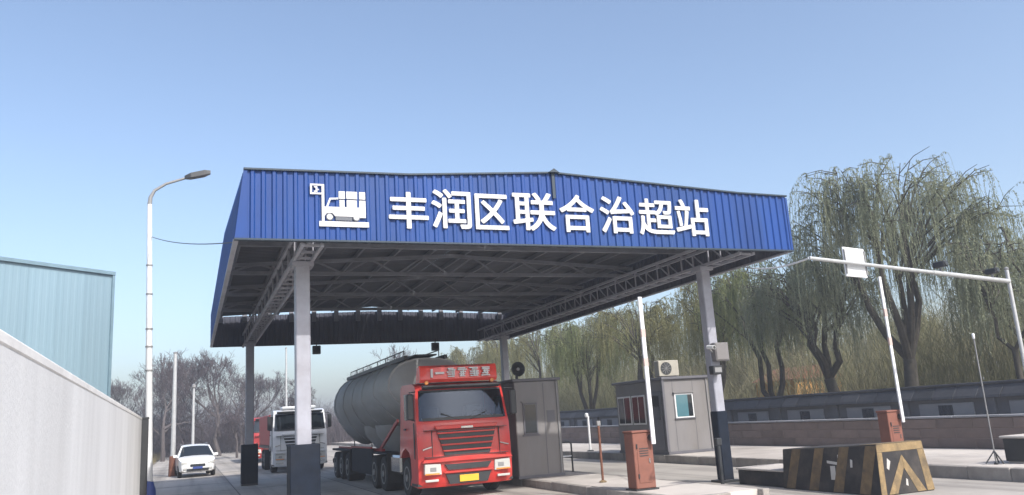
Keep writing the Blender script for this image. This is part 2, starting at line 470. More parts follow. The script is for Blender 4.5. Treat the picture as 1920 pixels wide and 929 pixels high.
# edge flashings
def flash(p0, p1, w, h, m='trim'):
    cpart(MB().bar(p0, p1, w, h), 'edge_flashing', m)
for (a, b) in ((CX0 + .13, 4.1), (4.1, 7.37), (7.37, 12.3), (12.3, CX1 + .02)):
    flash((a, CY0 - 0.01, roofline(max(a, CX0)) + 0.01), (b, CY0 - 0.01, roofline(min(b, CX1)) + 0.01), 0.11, 0.035)
flash((CX0 - .03, CY0 - 0.01, CZ0 - 0.02), (CX1 + .03, CY0 - 0.01, CZ0 - 0.02), 0.10, 0.035)
for x in (CX0 + .005, CX1 - .005):
    flash((x, CY0 + .06, CZ0 - 0.022), (x, CY1 - .06, CZ0 - 0.022), 0.10, 0.035, 'steel')
flash((CX0, CY1, CZ0 - 0.022), (CX1, CY1, CZ0 - 0.022), 0.10, 0.035)
cpart(MB().prism([(CX0 - .02, CZ0), (CX0 + .20, CZ0), (CX0 + .20, 6.84), (CX0 + .13, 6.84)], 'y', CY0 - .04, CY0 + .05), 'corner_flashing', 'blue')
cpart(MB().box(CX1 - .04, CY0 - .04, CZ0, CX1 + .02, CY0 + .05, 6.83), 'corner_flashing', 'blue')
cpart(MB().box(7.33, CY0 - .05, 6.55, 7.40, CY0 - .036, 7.14), 'ridge_strip', 'trim')
cpart(MB().prism([(7.24, 7.13), (7.50, 7.13), (7.41, 7.19), (7.37, 7.22), (7.33, 7.19)], 'y', CY0 - .12, CY0 + .5), 'ridge_cap', 'trim')
# roof sheets, from below the ribs show
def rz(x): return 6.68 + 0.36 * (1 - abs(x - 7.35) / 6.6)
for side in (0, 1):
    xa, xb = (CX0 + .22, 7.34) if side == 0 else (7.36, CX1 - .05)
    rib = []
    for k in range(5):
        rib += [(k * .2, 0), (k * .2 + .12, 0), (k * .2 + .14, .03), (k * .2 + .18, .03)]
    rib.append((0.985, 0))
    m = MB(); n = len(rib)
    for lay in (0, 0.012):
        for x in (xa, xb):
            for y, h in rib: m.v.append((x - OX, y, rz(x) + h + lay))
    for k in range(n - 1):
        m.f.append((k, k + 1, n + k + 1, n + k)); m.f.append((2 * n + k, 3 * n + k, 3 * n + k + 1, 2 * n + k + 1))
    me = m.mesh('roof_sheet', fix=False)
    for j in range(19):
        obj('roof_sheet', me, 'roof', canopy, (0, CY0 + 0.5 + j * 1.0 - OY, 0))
# purlins along the building, trusses across it
for x in np.linspace(CX0 + .35, CX1 - .35, 12):
    cpart(MB().box(x - .03, CY0 + .1, rz(x) - .13, x + .03, CY1 - .55, rz(x) - .006), 'purlin', 'truss')
for x in np.linspace(CX0 + .35, CX1 - .35, 14):
    cpart(MB().box(x - .09, CY1 - .22, 6.45, x + .09, CY1 - .08, rz(x) + .02), 'gap_bracket', 'truss')
ty = [15.75, 19.4, 23.1, 26.8, 30.3]
for y in ty:
    m = MB()
    zb = 6.27
    m.bar((CX0 + .22, y, rz(CX0) - .19), (7.35, y, rz(7.35) - .19), .10, .10)
    m.bar((7.35, y, rz(7.35) - .19), (CX1 - .1, y, rz(CX1) - .19), .10, .10)
    m.bar((CX0 + .22, y, zb), (CX1 - .1, y, zb), .11, .10)
    q = np.linspace(CX0 + .15, CX1 - .15, 17)
    for i in range(16):
        z1, z2 = (zb, rz(q[i + 1]) - .19) if i % 2 == 0 else (rz(q[i]) - .19, zb)
        m.bar((q[i], y, z1), (q[i + 1], y, z2), .05, .05)
    cpart(m, 'truss', 'truss')
for xg in (2.15, 12.5):                            # box lattice girders on the column heads
    w = 0.19
    for dx in (-w, w):
        for z in (5.43, 5.93):
            cpart(MB().box(xg + dx - .035, CY0 + .12, z - .035, xg + dx + .035, CY1 - .15, z + .035), 'girder_chord', 'steel')
    yy = np.arange(CY0 + .2, CY1 - .5, 0.62)
    for i, y in enumerate(yy):
        m = MB().box(xg - w, y - .025, 5.41, xg + w, y + .025, 5.455)
        for dx in (-w, w):
            m.bar((xg + dx, y, 5.43), (xg + dx, y + .62, 5.93) if i % 2 else (xg + dx, y, 5.93), .03)
        cpart(m, 'girder_brace', 'steel')
for (x, y, s, zs) in ((2.15, 17.3, .15, 1.62), (2.10, 33.0, .15, 1.5), (12.34, 17.3, .13, 1.72), (12.72, 33.0, .14, 1.5)):
    c = cpart(MB().box(x - s, y - s, 0, x + s, y + s, 5.39), 'column', 'steel', bevel=.02)
    cpart(MB().box(x - s * 1.5, y - s * 1.5, 5.30, x + s * 1.5, y + s * 1.5, 5.395), 'column_head', 'steel')
    t = s + (.15 if x < 5 else .02)
    p = MB().box(x - t, y - t, 0.06, x + t, y + t, zs)
    p.v = [(a - OX, b - OY, d) for a, b, d in p.v]
    p.build('protective_sleeve', 'sleeve', c, bevel=.02)
    p = MB().box(x - s * 2, y - s * 2, 0.005, x + s * 2, y + s * 2, 0.055)
    p.v = [(a - OX, b - OY, d) for a, b, d in p.v]
    p.build('base_plate', 'dark_metal', c)
# the writing: each character fitted to its own field on the front sheet
CH = [('丰', 3.655, 4.459, 5.777, 6.522), ('润', 4.551, 5.389, 5.803, 6.622), ('区', 5.505, 6.231, 5.805, 6.557),
      ('联', 6.355, 7.34, 5.809, 6.637), ('合', 7.466, 8.297, 5.80, 6.635), ('治', 8.469, 9.323, 5.803, 6.642),
      ('超', 9.458, 10.375, 5.791, 6.622), ('站', 10.446, 11.356, 5.79, 6.65)]
def glyph(ch, x0, x1, z0, z1, y, depth, m, parent, ox, oy, bold=0.015, name='character'):
    cu = bpy.data.curves.new('character', 'FONT')
    cu.body = ch; cu.size = 1.0; cu.extrude = 0.02
    to = bpy.data.objects.new('character', cu); COL.objects.link(to)
    bpy.context.view_layer.update()
    me = bpy.data.meshes.new_from_object(to.evaluated_get(bpy.context.evaluated_depsgraph_get()))
    bpy.data.objects.remove(to); bpy.data.curves.remove(cu)
    co = np.empty(len(me.vertices) * 3, np.float32); me.vertices.foreach_get('co', co); co = co.reshape(-1, 3)
    lo, hi = co.min(0), co.max(0)
    out = np.empty_like(co)
    out[:, 0] = x0 + (co[:, 0] - lo[0]) / (hi[0] - lo[0]) * (x1 - x0) - ox
    out[:, 2] = z0 + (co[:, 1] - lo[1]) / (hi[1] - lo[1]) * (z1 - z0)
    out[:, 1] = y - (co[:, 2] - lo[2]) / (hi[2] - lo[2]) * depth - oy
    fs = [tuple(p.vertices) for p in me.polygons]
    bpy.data.meshes.remove(me)
    gm = MB()
    for k, (dx, dz) in enumerate(((0, 0), (1, 0), (-1, 0), (0, 1), (0, -1), (.7, .7), (-.7, .7), (.7, -.7), (-.7, -.7))):
        gm.add(out + np.array([dx * bold, -.0012 * k, dz * bold], np.float32), fs)
    me = gm.mesh(name, fix=False)
    return obj(name, me, m, parent)
SY = CY0 - 0.034
for ch, x0, x1, z0, z1 in CH:
    glyph(ch, x0, x1, z0, z1, SY, 0.022, 'white_sign', canopy, OX, OY)
# pictogram: loaded truck on a weighbridge with a display post
def lg(u, v): return (2.09 + (u - 120) * 0.001845, 6.622 - (v - 85) * 0.001875)
def logo(poly, m='white_sign', d=0.02, y=SY):
    p = [lg(u, v) for u, v in poly]
    cpart(MB().prism(p, 'y', y - d, y), 'pictogram_piece', m)
rect = lambda a, b, c, d: [(a, b), (c, b), (c, d), (a, d)]
logo(rect(120, 85, 238, 103)); logo(rect(120, 180, 238, 198)); logo(rect(120, 103, 140, 180))
logo(rect(240, 85, 268, 484)); logo(rect(178, 112, 196, 172)); logo(rect(160, 112, 178, 124)); logo(rect(196, 140, 212, 152)); logo(rect(160, 160, 178, 172))
logo(rect(212, 486, 740, 542))
for a, b, c, d in ((420, 155, 488, 236), (502, 155, 618, 236), (640, 155, 706, 236), (428, 250, 482, 325), (504, 250, 614, 325), (640, 250, 708, 440)): logo(rect(a, b, c, d))
logo([(286, 326), (322, 232), (414, 226), (416, 244), (336, 250), (308, 326)])
logo([(270, 328), (638, 328), (638, 425), (560, 430), (380, 430), (350, 395), (290, 400), (270, 430)])
logo(rect(384, 436, 560, 474), 'grey_sign')
for cx in (322, 606):
    logo([(cx + 40 * math.cos(a), 438 + 40 * math.sin(a)) for a in np.linspace(0, 2 * math.pi, 17)[:-1]], 'grey_sign', .015)
    logo([(cx + 30 * math.cos(a), 438 + 30 * math.sin(a)) for a in np.linspace(0, 2 * math.pi, 17)[:-1]], 'white_sign', .024)
# lane signal boxes hung from the back edge
for x, lab in ((4.95, 'small black signal box hanging from canopy beside near left column'), (10.22, 'small black signal box hanging from canopy above the red cab')):
    t = thing('lane_signal', lab, 'signal', (x, 35.12, 5.0))
    MB().box(-.17, -.09, .04, .17, .09, .40).build('housing', 'dark_metal', t, bevel=.02)
    MB().lathe([(.12, -.10), (.12, -.092)], 'y', (0, 0, .22), 20).build('lens', 'glass_dark', t)
    MB().box(-.02, -.02, .40, .02, .02, .58).build('hanger', 'dark_metal', t)

# ------------------------------------------------------------------ left side: wall, shed, lamp posts
w = thing('concrete_wall', 'long pale rendered wall running along left edge of road', 'wall', (-0.9, 10, 0))
wx = lambda y: -0.765 - 0.0155 * (y - 2)
m = MB().prism([(wx(-2) - .24, -2), (wx(-2), -2), (wx(20.9), 20.9), (wx(20.9) - .24, 20.9)], 'z', 0, 2.36)
m.v = [(x + .9, y - 10, z) for x, y, z in m.v]; m.build('wall_face', 'plaster', w)
m = MB().prism([(wx(-2) - .29, -2), (wx(-2) + .005, -2), (wx(20.9) + .005, 20.95), (wx(20.9) - .29, 20.95)], 'z', 2.362, 2.43)
m.v = [(x + .9, y - 10, z) for x, y, z in m.v]; m.build('wall_coping', 'coping', w, bevel=.012)
gp = thing('gate_post', 'dark steel post at far end of pale rendered wall', 'post', (-1.0, 21.12, 0))
MB().box(-.08, -.08, 0, .08, .08, 2.38).build('shaft', 'dark_metal', gp, bevel=.01)
MB().box(-.09, -.09, 2.382, .09, .09, 2.43).build('cap', 'dark_metal', gp, bevel=.01)
for z in (.5, 1.9): MB().tube([(-.14, 0, z), (-.14, 0, z + .16)], .03, 8).build('hinge', 'rust', gp)

shed = thing('metal_shed', 'pale teal corrugated metal shed rising behind the rendered wall', 'shed', (-2.25, 26.0, 0), R(38.9))
SL, SD, SH = 9.6, 6.5, 6.78
me = None
for i in range(12):
    us = []
    for k in range(4):
        for u, ww in RIB: us.append((k * .2 + u, ww * .10))
    us.append((.796, 0))
    m = MB(); n = len(us)
    for lay in (0, .012):
        for u, ww in us: m.v += [(u, -ww + lay, 0), (u, -ww + lay, SH)]
    for k in range(n - 1):
        m.f.append((2 * k, 2 * k + 2, 2 * k + 3, 2 * k + 1)); m.f.append((2 * (n + k), 2 * (n + k) + 1, 2 * (n + k) + 3, 2 * (n + k) + 2))
    me = me or m.mesh('wall_sheet', fix=False)
    obj('wall_sheet', me, 'teal', shed, (-SL + i * .8, 0, 0))
MB().box(-SL, .05, 0, -.05, SD, SH - .06).build('shed_body', 'teal', shed)
MB().prism([(-.08, SH - .05), (SD + .1, SH + .1), (SD + .1, SH + .2), (-.08, SH + .05)], 'x', -SL - .1, .07).build('roof', 'teal_trim', shed)
MB().box(-.005, -.06, 0, .07, .06, SH - .05).build('corner_trim', 'teal_trim', shed)

def street_lamp(x, y, h, lean, label, name='street_lamp', arm=True, r=.105):
    t = thing(name, label, 'street lamp', (x, y, 0), 0, 'lamp posts along the road')
    top = Vector((lean, 0, h))
    pole = MB().tube([(0, 0, .3 if arm else .01), (lean * .5, 0, h * .5), top], [r * 1.12, r * .95, r * .72], 14).build('pole', 'white_metal' if arm else 'galv', t, smooth=True)
    if arm: MB().tube([(0, 0, .02), (0, 0, .32), (0, 0, .6), (0.005, 0, .62)], [r * 2.1, r * 2.0, r * 1.25, r * 1.2], 14).build('base', 'blue_base', t, smooth=True)
    if arm:
        for z in (h * .42, h * .5, h * .56, h * .68, h * .78):
            f = z / h
            MB().lathe([(r * (1.12 - .4 * f) + .018, z), (r * (1.12 - .4 * f) + .018, z + .05)], 'z', (lean * f, 0, 0), 14).build('clamp_band', 'grey_metal', pole)
        pts = [top, top + Vector((.02, 0, .25)), top + Vector((.14, 0, .50)), top + Vector((.5, 0, .76)), top + Vector((1.2, 0, 1.03))]
        MB().tube(pts, [r * .7, r * .62, r * .5, r * .45, r * .42], 12).build('arm', 'grey_metal', t, smooth=True)
        a = pts[-1]
        hd = MB().loft([[(a.x - .12 + s + q[0], a.y + q[1] * wd, a.z - .03 + s * .27 + q[2]) for q in ((0, -1, -.02 - wd * .3), (0, 1, -.02 - wd * .3), (0, .6, .05 + wd * .5), (0, -.6, .05 + wd * .5))] for s, wd in ((0, .05), (.2, .15), (.65, .16), (.85, .06))])
        hd.v = [(p[0], p[1], p[2]) for p in hd.v]
        hd.build('lamp_head', 'dark_metal', t)
    return t
street_lamp(-1.20, 29, 9.75, -.24, 'tall white street lamp with curved arm beside wall end')
lp = street_lamp(-0.82, 46.2, 6.3, 0.0, 'shorter pale pole with rusty foot beside the white car', 'road_pole', arm=False, r=.12)
MB().lathe([(.20, .0), (.21, .05), (.17, 1.0), (.14, 1.02)], 'z', n=14).build('rusty_foot', 'rust', lp, smooth=True)
MB().lathe([(.10, 6.28), (.11, 6.34), (.02, 6.38)], 'z', n=12).build('cap', 'grey_metal', lp)
lp = street_lamp(0.16, 60, 5.2, 0.0, 'thin pale pole rising behind the white car', 'road_pole', arm=False, r=.10)
MB().lathe([(.09, 5.18), (.14, 5.25), (.12, 5.42), (.02, 5.5)], 'z', n=12).build('cap', 'grey_metal', lp)
lp = street_lamp(8.2, 78, 9.5, 0.0, 'slim far pole standing behind the canopy above the tank', 'road_pole', arm=False, r=.10)
MB().lathe([(.09, 9.48), (.10, 9.55), (.02, 9.6)], 'z', n=12).build('cap', 'grey_metal', lp)

# sagging cables
def cable(label, p0, p1, sag, r, m, name='cable'):
    p0 = Vector(p0); p1 = Vector(p1)
    pts = [p0.lerp(p1, t) - Vector((0, 0, sag * 4 * t * (1 - t))) for t in np.linspace(0, 1, 14)]
    tag(MB().tube(pts, r, 5).build(name, m, smooth=True), label, 'cable')
cable('thin dark cable from the tall street lamp to the canopy', (-1.35, 29, 8.62), (0.72, 16.3, 5.60), .12, .012, 'dark_metal')

# ------------------------------------------------------------------ vehicles
def wheel(parent, x, y, r, wd, side, rimcol='rim', dual=False):
    tw = wd * (2.1 if dual else 1)
    xo = x - side * tw / 2
    w = MB().lathe([(r * .58, -tw / 2), (r * .93, -tw / 2), (r, -tw / 2 + .05), (r, tw / 2 - .05), (r * .93, tw / 2), (r * .58, tw / 2)], 'x', (xo, y, r), 26).build('wheel', 'rubber', parent, smooth=True)
    s = side
    MB().lathe([(r * .60, s * (tw / 2 - .10)), (r * .60, s * (tw / 2 + .012)), (r * .54, s * (tw / 2 + .012)), (r * .45, s * (tw / 2 - .05)), (r * .2, s * (tw / 2 - .03)), (r * .18, s * (tw / 2 + .03)), (.001, s * (tw / 2 + .03))], 'x', (xo, y, r), 20).build('rim', rimcol, w, smooth=True)

CABP = [(0.03, .30), (-.03, .42), (-.06, .62), (-.06, 1.0), (-.04, 1.4), (-.01, 1.80), (.05, 1.93), (.23, 2.70), (.31, 2.82), (.62, 2.90), (1.85, 2.92), (2.0, 2.84), (2.0, 1.0),
        (1.86, 1.0), (1.72, 1.16), (1.36, 1.26), (1.0, 1.16), (.86, 1.0), (.80, .55), (.78, .34)]
CABX = [-1.25, -1.18, -1.0, -.7, -.35, 0, .35, .7, 1.0, 1.18, 1.25]
def cab_y(x, y): return y + (.17 * (abs(x) / 1.25) ** 3.2 if y < .8 else 0)
def truck_cab(t, paint, hero, visor=None):
    n = len(CABP)
    body, ws = MB(), MB()
    for x in CABX:
        sq = 1.0
        for (y, z) in CABP:
            xx = x * (1 - (.06 * max(0, (z - 1.9)) if z > 1.9 else 0))
            body.v.append((xx, cab_y(x, y), z)); ws.v.append((xx * .995, cab_y(x, y) - .004, z))
    for i in range(len(CABX) - 1):
        for k in range(n):
            q = (i * n + k, i * n + (k + 1) % n, (i + 1) * n + (k + 1) % n, (i + 1) * n + k)
            if k == 6 and 1 <= i <= len(CABX) - 3: ws.f.append(q)
            else: body.f.append(q)
    body.f.append(tuple(range(n))); body.f.append(tuple((len(CABX) - 1) * n + k for k in range(n))[::-1])
    cab = body.build('cab', paint, t, smooth=True)
    P = lambda mb, name, m, **k: mb.build(name, m, cab, **k)
    P(ws, 'windscreen', 'glass' if hero else 'glass_dark', smooth=True)
    # pillars/visor
    P(MB().prism([(.26, 2.72), (.06, 2.77), (.06, 2.81), (.28, 2.83)], 'x', -1.05, 1.05), 'sun_visor', 'dark_metal')
    for k, (ya, za, yb, zb_) in enumerate(((.033, 1.925, .052, 2.0), (.205, 2.655, .222, 2.70))):
        P(MB().loft([[(x, cab_y(x, ya) - .012, za), (x, cab_y(x, yb) - .012, zb_), (x, cab_y(x, yb) - .002, zb_), (x, cab_y(x, ya) - .002, za)] for x in (-1.1, -1.0, -.7, -.35, 0, .35, .7, 1.0, 1.1)]), 'screen_seal', 'dark_metal')
    # grille: dark well with painted slats
    P(MB().prism([(-.78, 1.66), (.78, 1.66), (.60, 1.06), (-.60, 1.06)], 'y', -.075, .0), 'grille_well', 'dark_metal')
    for k, (z, hw) in enumerate(((1.60, .80), (1.46, .76), (1.31, .71), (1.16, .66))):
        P(MB().prism([(-hw, z + .03), (hw, z + .03), (hw - .03, z - .012), (-hw + .03, z - .012)], 'y', -.125, -.04), 'grille_slat', paint, bevel=.012)
    P(MB().prism([(-.86, 1.80), (.86, 1.80), (.80, 1.70), (-.80, 1.70)], 'y', -.11, -.02), 'brow_panel', paint, bevel=.015)
    P(MB().box(-.16, -.135, 1.70, .16, -.112, 1.76), 'emblem', 'chrome', bevel=.006)
    for z in (1.03, 1.685):
        P(MB().prism([(-1.1, z), (1.1, z), (1.1, z + .012), (-1.1, z + .012)], 'y', -.066, .1), 'panel_gap', 'dark_metal')
    for s in (-1, 1): P(MB().box(s * .90 - .006, -.03 + .02, 1.04, s * .90 + .006, .1, 1.68), 'panel_gap', 'dark_metal')
    # bumper
    P(MB().prism([(-1.16, .98), (1.16, .98), (1.2, .90), (-1.2, .90)], 'y', -.12, .14), 'bumper_strip', paint, bevel=.015)
    P(MB().prism([(-.62, .84), (.62, .84), (.52, .70), (-.52, .70)], 'y', -.095, .0), 'bumper_slot', 'dark_metal')
    P(MB().box(-.66, -.13, .62, .66, -.05, .67), 'bumper_lip', paint, bevel=.012)
    P(MB().prism([(-.60, .60), (.60, .60), (.5, .36), (-.5, .36)], 'y', -.085, .0), 'lower_slot', 'dark_metal')
    P(MB().box(-.25, -.115, .40, .25, -.09, .56), 'number_plate', 'plate')
    for s in (-1, 1):
        hl = MB().prism([(s * .70, .60), (s * .72, .86), (s * 1.13, .88), (s * 1.14, .62)], 'y', -.075, .06)
        h = P(hl, 'headlight', 'lamp_glass', bevel=.012)
        MB().box(s * .90 - .10, -.083, .69, s * .90 + .06, -.072, .79).build('lamp_bowl', 'grey_metal', h, bevel=.02)
        MB().box(s * .94 - .19, -.08, .615, s * .94 + .18, -.07, .65).build('lamp_strip', 'amber', h)
        P(MB().box(s * .95 - .17, -.06, .44, s * .95 + .17, -.0, .50), 'fog_lamp', 'lamp_glass', bevel=.01)
        P(MB().prism([(s * .92, 1.30), (s * 1.15, 1.24), (s * 1.15, 1.21), (s * .92, 1.27)], 'y', -.055 + .05, .12), 'trim_fin', 'chrome')
        # mirrors
        mr = P(MB().box(s * 1.40 - .09, .10, 1.98, s * 1.40 + .09, .24, 2.62), 'mirror', 'dark_metal', bevel=.03)
        MB().tube([(s * 1.22, .3, 2.68), (s * 1.40, .18, 2.66)], .018, 6).build('mirror_arm', 'dark_metal', mr)
        MB().tube([(s * 1.25, .3, 1.95), (s * 1.40, .18, 1.99)], .018, 6).build('mirror_arm', 'dark_metal', mr)
        # side window and door
        xw = s * 1.252
        P(MB().prism([(.50, 1.98), (.66, 2.62), (1.42, 2.66), (1.42, 1.98)], 'x', xw - s * .045, xw - s * .006 + 0), 'side_window', 'glass_dark')
        P(MB().prism([(.36, 1.0), (.44, 1.02), (.44, 1.9), (.40, 1.9)], 'x', xw - s * .01, xw + s * .012), 'door_seam', 'dark_metal')
        P(MB().box(min(xw, xw + s * .03), 1.22, 1.72, max(xw, xw + s * .03), 1.40, 1.77), 'door_handle', 'dark_metal')
        P(MB().box(min(s * 1.0, s * 1.27), .14, .34, max(s * 1.0, s * 1.27), .74, .40), 'step', 'dark_metal')
        P(MB().tube([(s * .15, .02, 1.92), (s * .62, .07, 2.10)], .012, 5), 'wiper', 'dark_metal')
    if hero:
        P(MB().box(-1.12, 1.65, 1.2, 1.12, 1.72, 2.8), 'bunk_wall', 'seat')
        P(MB().box(-1.14, .3, 1.5, 1.14, .72, 1.86), 'dashboard', 'seat', bevel=.05)
        for s in (-.62, .62):
            P(MB().box(s - .26, 1.1, 1.4, s + .26, 1.3, 2.30), 'seat', 'seat', bevel=.05)
        P(MB().tube([(.62 + .22 * math.cos(a), .78 + .08 * math.sin(a), 1.95 + .2 * math.sin(a)) for a in np.linspace(0, 2 * math.pi, 17)], .02, 6), 'steering_wheel', 'dark_metal')
        for x, y, w2 in ((.72, .42, .42), (-.1, .40, .26), (-1.0, .42, .13)):
            P(MB().add([(x, y, 1.88), (x + w2, y, 1.88), (x + w2, y + .18, 2.0), (x, y + .18, 2.0), (x, y, 1.87), (x + w2, y, 1.87), (x + w2, y + .18, 1.99), (x, y + .18, 1.99)], [(0, 1, 2, 3), (7, 6, 5, 4), (0, 4, 5, 1), (2, 6, 7, 3)]), 'paper_sheet', 'paper')
    if visor:
        # roof board with white lettering worn past reading
        rb = MB().loft([[(x, .30 + .10 * (abs(x) / 1.05) ** 3, 2.90), (x, .24 + .10 * (abs(x) / 1.05) ** 3, 2.98), (x, .28 + .10 * (abs(x) / 1.05) ** 3, 3.28), (x, .42, 3.34), (x, .62, 3.30), (x, .8, 2.92)] for x in (-1.06, -1.0, -.6, 0, .6, 1.0, 1.06)])
        v = P(rb, 'roof_board', visor, smooth=True)
        def stroke(x0, z0, x1, z1):
            MB().box(x0, .205, z0, x1, .262, z1).build('worn_stroke', 'white_sign', v)
        stroke(-.80, 3.02, -.75, 3.24); stroke(-.68, 3.10, -.44, 3.155)
        for gi, cx in enumerate((-.26, .06, .38, .70)):
            rq = random.Random(gi + 3)
            for z in (3.02, 3.075, 3.13, 3.185, 3.225):
                a_, b_ = rq.uniform(.06, .135), rq.uniform(.06, .135)
                stroke(cx - a_, z, cx + b_, z + .030)
            for k in range(2):
                xx = cx + rq.uniform(-.08, .07); z_ = rq.uniform(3.02, 3.1)
                MB().box(xx, .203, z_, xx + .035, .262, z_ + .14).build('worn_stroke', 'white_sign', v)
        for x in (-.9, .9):
            P(MB().lathe([(.05, .30), (.05, .40)], 'y', (x, 0, 2.90), 12), 'marker_lamp', 'amber')
    return cab

def chassis(t, y1, wheels, paint='dark_metal'):
    MB().box(-.45, .6, .62, -.33, y1, .86).build('chassis_rail', paint, t)
    MB().box(.33, .6, .62, .45, y1, .86).build('chassis_rail', paint, t)
    for y, dual in wheels:
        for s in (-1, 1): wheel(t, s * 1.23, y, .50, .28, s, dual=dual)
        MB().tube([(-1.0, y, .5), (1.0, y, .5)], .07, 8).build('axle', 'dark_metal', t)

tk = thing('tanker_truck', 'red truck with grey bulk tank trailer stopped under the canopy', 'truck', (6.55, 20.05, 0))
truck_cab(tk, 'red', True, 'red_bright')
chassis(tk, 6.2, ((1.36, False), (4.2, True), (5.5, True)))
MB().box(-1.2, 2.25, .55, -.5, 3.4, 1.05).build('fuel_tank', 'chrome', tk, bevel=.06)
MB().box(.5, 2.25, .55, 1.2, 3.2, 1.05).build('battery_box', 'dark_metal', tk, bevel=.03)
rings = []
prof = [(2.95, .55, 3.1, 2.45), (3.1, .95, 3.45, 2.25), (3.45, 1.2, 3.78, 2.1), (5.0, 1.25, 3.84, 1.95), (6.8, 1.25, 3.84, 1.72), (10.8, 1.25, 3.84, 1.3), (12.8, 1.25, 3.84, 1.2), (13.3, 1.20, 3.78, 1.32), (13.52, 1.05, 3.52, 1.55), (13.58, .7, 3.2, 1.9)]
def tank_ring(y, hw, zt, zb):
    out = []
    zc = zt - min(hw * .95, (zt - zb) * .5)
    for k in range(28):
        a = 2 * math.pi * k / 28
        c, s = math.cos(a), math.sin(a)
        if s >= 0: x = hw * math.copysign(abs(c) ** .8, c); z = zc + (zt - zc) * abs(s) ** .85
        else: x = hw * math.copysign(abs(c) ** 1.0, c) * (1 - .18 * abs(s)); z = zc - (zc - zb) * abs(s) ** 1.15
        out.append((x, y, z))
    return out
tank = MB().loft([tank_ring(*p) for p in prof]).build('tank', 'tank', tk, smooth=True)
for y in (3.45, 5.3, 7.2, 9.0, 10.8, 12.6):
    a = np.interp(y, [p[0] for p in prof], [p[1] for p in prof]); b = np.interp(y, [p[0] for p in prof], [p[2] for p in prof]); c = np.interp(y, [p[0] for p in prof], [p[3] for p in prof])
    MB().loft([tank_ring(y - .04, a + .02, b + .02, c - .02), tank_ring(y + .04, a + .02, b + .02, c - .02)]).build('hoop', 'tank', tank, smooth=True)
MB().box(-.34, 3.5, 3.87, .34, 13.0, 3.91).build('catwalk', 'dark_metal', tank)
for s in (-1, 1):
    MB().box(s * .62 - .05, 3.5, 3.76, s * .62 + .05, 13.2, 3.88).build('catwalk_edge', 'dark_metal', tank)
    MB().bar((s * .55, 4.0, 4.06), (s * .55, 12.9, 4.06), .03).build('hand_rail', 'dark_metal', tank)
    for y in np.arange(4.0, 13.0, 1.27): MB().bar((s * .55, y, 3.84), (s * .55, y, 4.06), .025).build('rail_post', 'dark_metal', tank)
    MB().box(s * .95 - .05, 5.4, 1.02, s * .95 + .05, 13.4, 1.18).build('trailer_rail', 'old_red', tk)
    MB().bar((s * 1.205, 6.0, 1.22), (s * 1.205, 9.5, 1.22), .05, .05).build('side_guard', 'old_red', tk)
    MB().box(s * 1.17 - .03, 6.0, .38, s * 1.17 + .03, 9.5, 1.18).build('side_skirt', 'sleeve', tk, bevel=.01)
    MB().box(s * 1.0 - .24, 9.6, 1.04, s * 1.0 + .24, 13.5, 1.12).build('mudguard', 'sleeve', tk, bevel=.01)
    MB().box(s * 1.0 - .24, 3.6, 1.04, s * 1.0 + .24, 6.0, 1.10).build('mudguard', 'sleeve', tk, bevel=.01)
    for yy in (3.55, 9.55): MB().box(s * 1.0 - .26, yy, .25, s * 1.0 + .26, yy + .03, 1.1).build('mud_flap', 'rubber', tk)
    MB().bar((s * .9, 3.6, 2.0), (s * .9, 6.2, 1.1), .06, .1).build('neck_brace', 'old_red', tk)
for y in (7.0, 8.9): MB().lathe([(.85, 1.9), (.8, 1.6), (.22, .85), (.16, .6)], 'z', (0, y, 0), 18).build('hopper', 'tank', tk, smooth=True)
for y in (5.2, 8.1, 11.0): MB().lathe([(.26, 3.8), (.26, 3.97), (.22, 4.0), (.001, 4.01)], 'z', (0, y, 0), 18).build('manhole', 'tank', tank, smooth=True)
for y in (10.2, 11.5, 12.8):
    for s in (-1, 1): wheel(tk, s * 1.23, y, .50, .28, s, dual=True)
    MB().tube([(-1.0, y, .5), (1.0, y, .5)], .07, 8).build('axle', 'dark_metal', tk)
MB().box(-1.2, 13.62, .55, 1.2, 13.72, .72).build('rear_bumper', 'dark_metal', tk)
for s in (-.35, .35): MB().tube([(s, 13.45, .9), (s, 13.66, 3.6)], .02, 6).build('ladder_rail', 'dark_metal', tk)

wt = thing('cargo_truck', 'white truck waiting behind the near left canopy column', 'truck', (4.84, 40.0, 0))
truck_cab(wt, 'truck_white', False)
chassis(wt, 8.2, ((1.36, False), (5.2, True), (6.5, True)))
MB().box(-1.24, 2.3, 1.1, 1.24, 8.6, 1.25).build('deck', 'dark_metal', wt)
MB().box(-1.22, 2.3, 1.26, 1.22, 8.6, 2.75).build('cargo_bed', 'old_red', wt, bevel=.03)
MB().box(-.8, .45, 2.93, .8, 1.6, 3.06).build('air_deflector', 'truck_white', wt, bevel=.05)
rt = thing('cargo_truck', 'dull red truck queued farthest back beyond the white truck', 'truck', (5.0, 56.0, 0))
truck_cab(rt, 'old_red', False)
chassis(rt, 8.2, ((1.36, False), (5.2, True), (6.5, True)))
MB().box(-1.24, 2.3, 1.1, 1.24, 8.6, 1.25).build('deck', 'dark_metal', rt)
MB().box(-1.22, 2.3, 1.26, 1.22, 8.6, 2.9).build('cargo_bed', 'tarp', rt, bevel=.05)

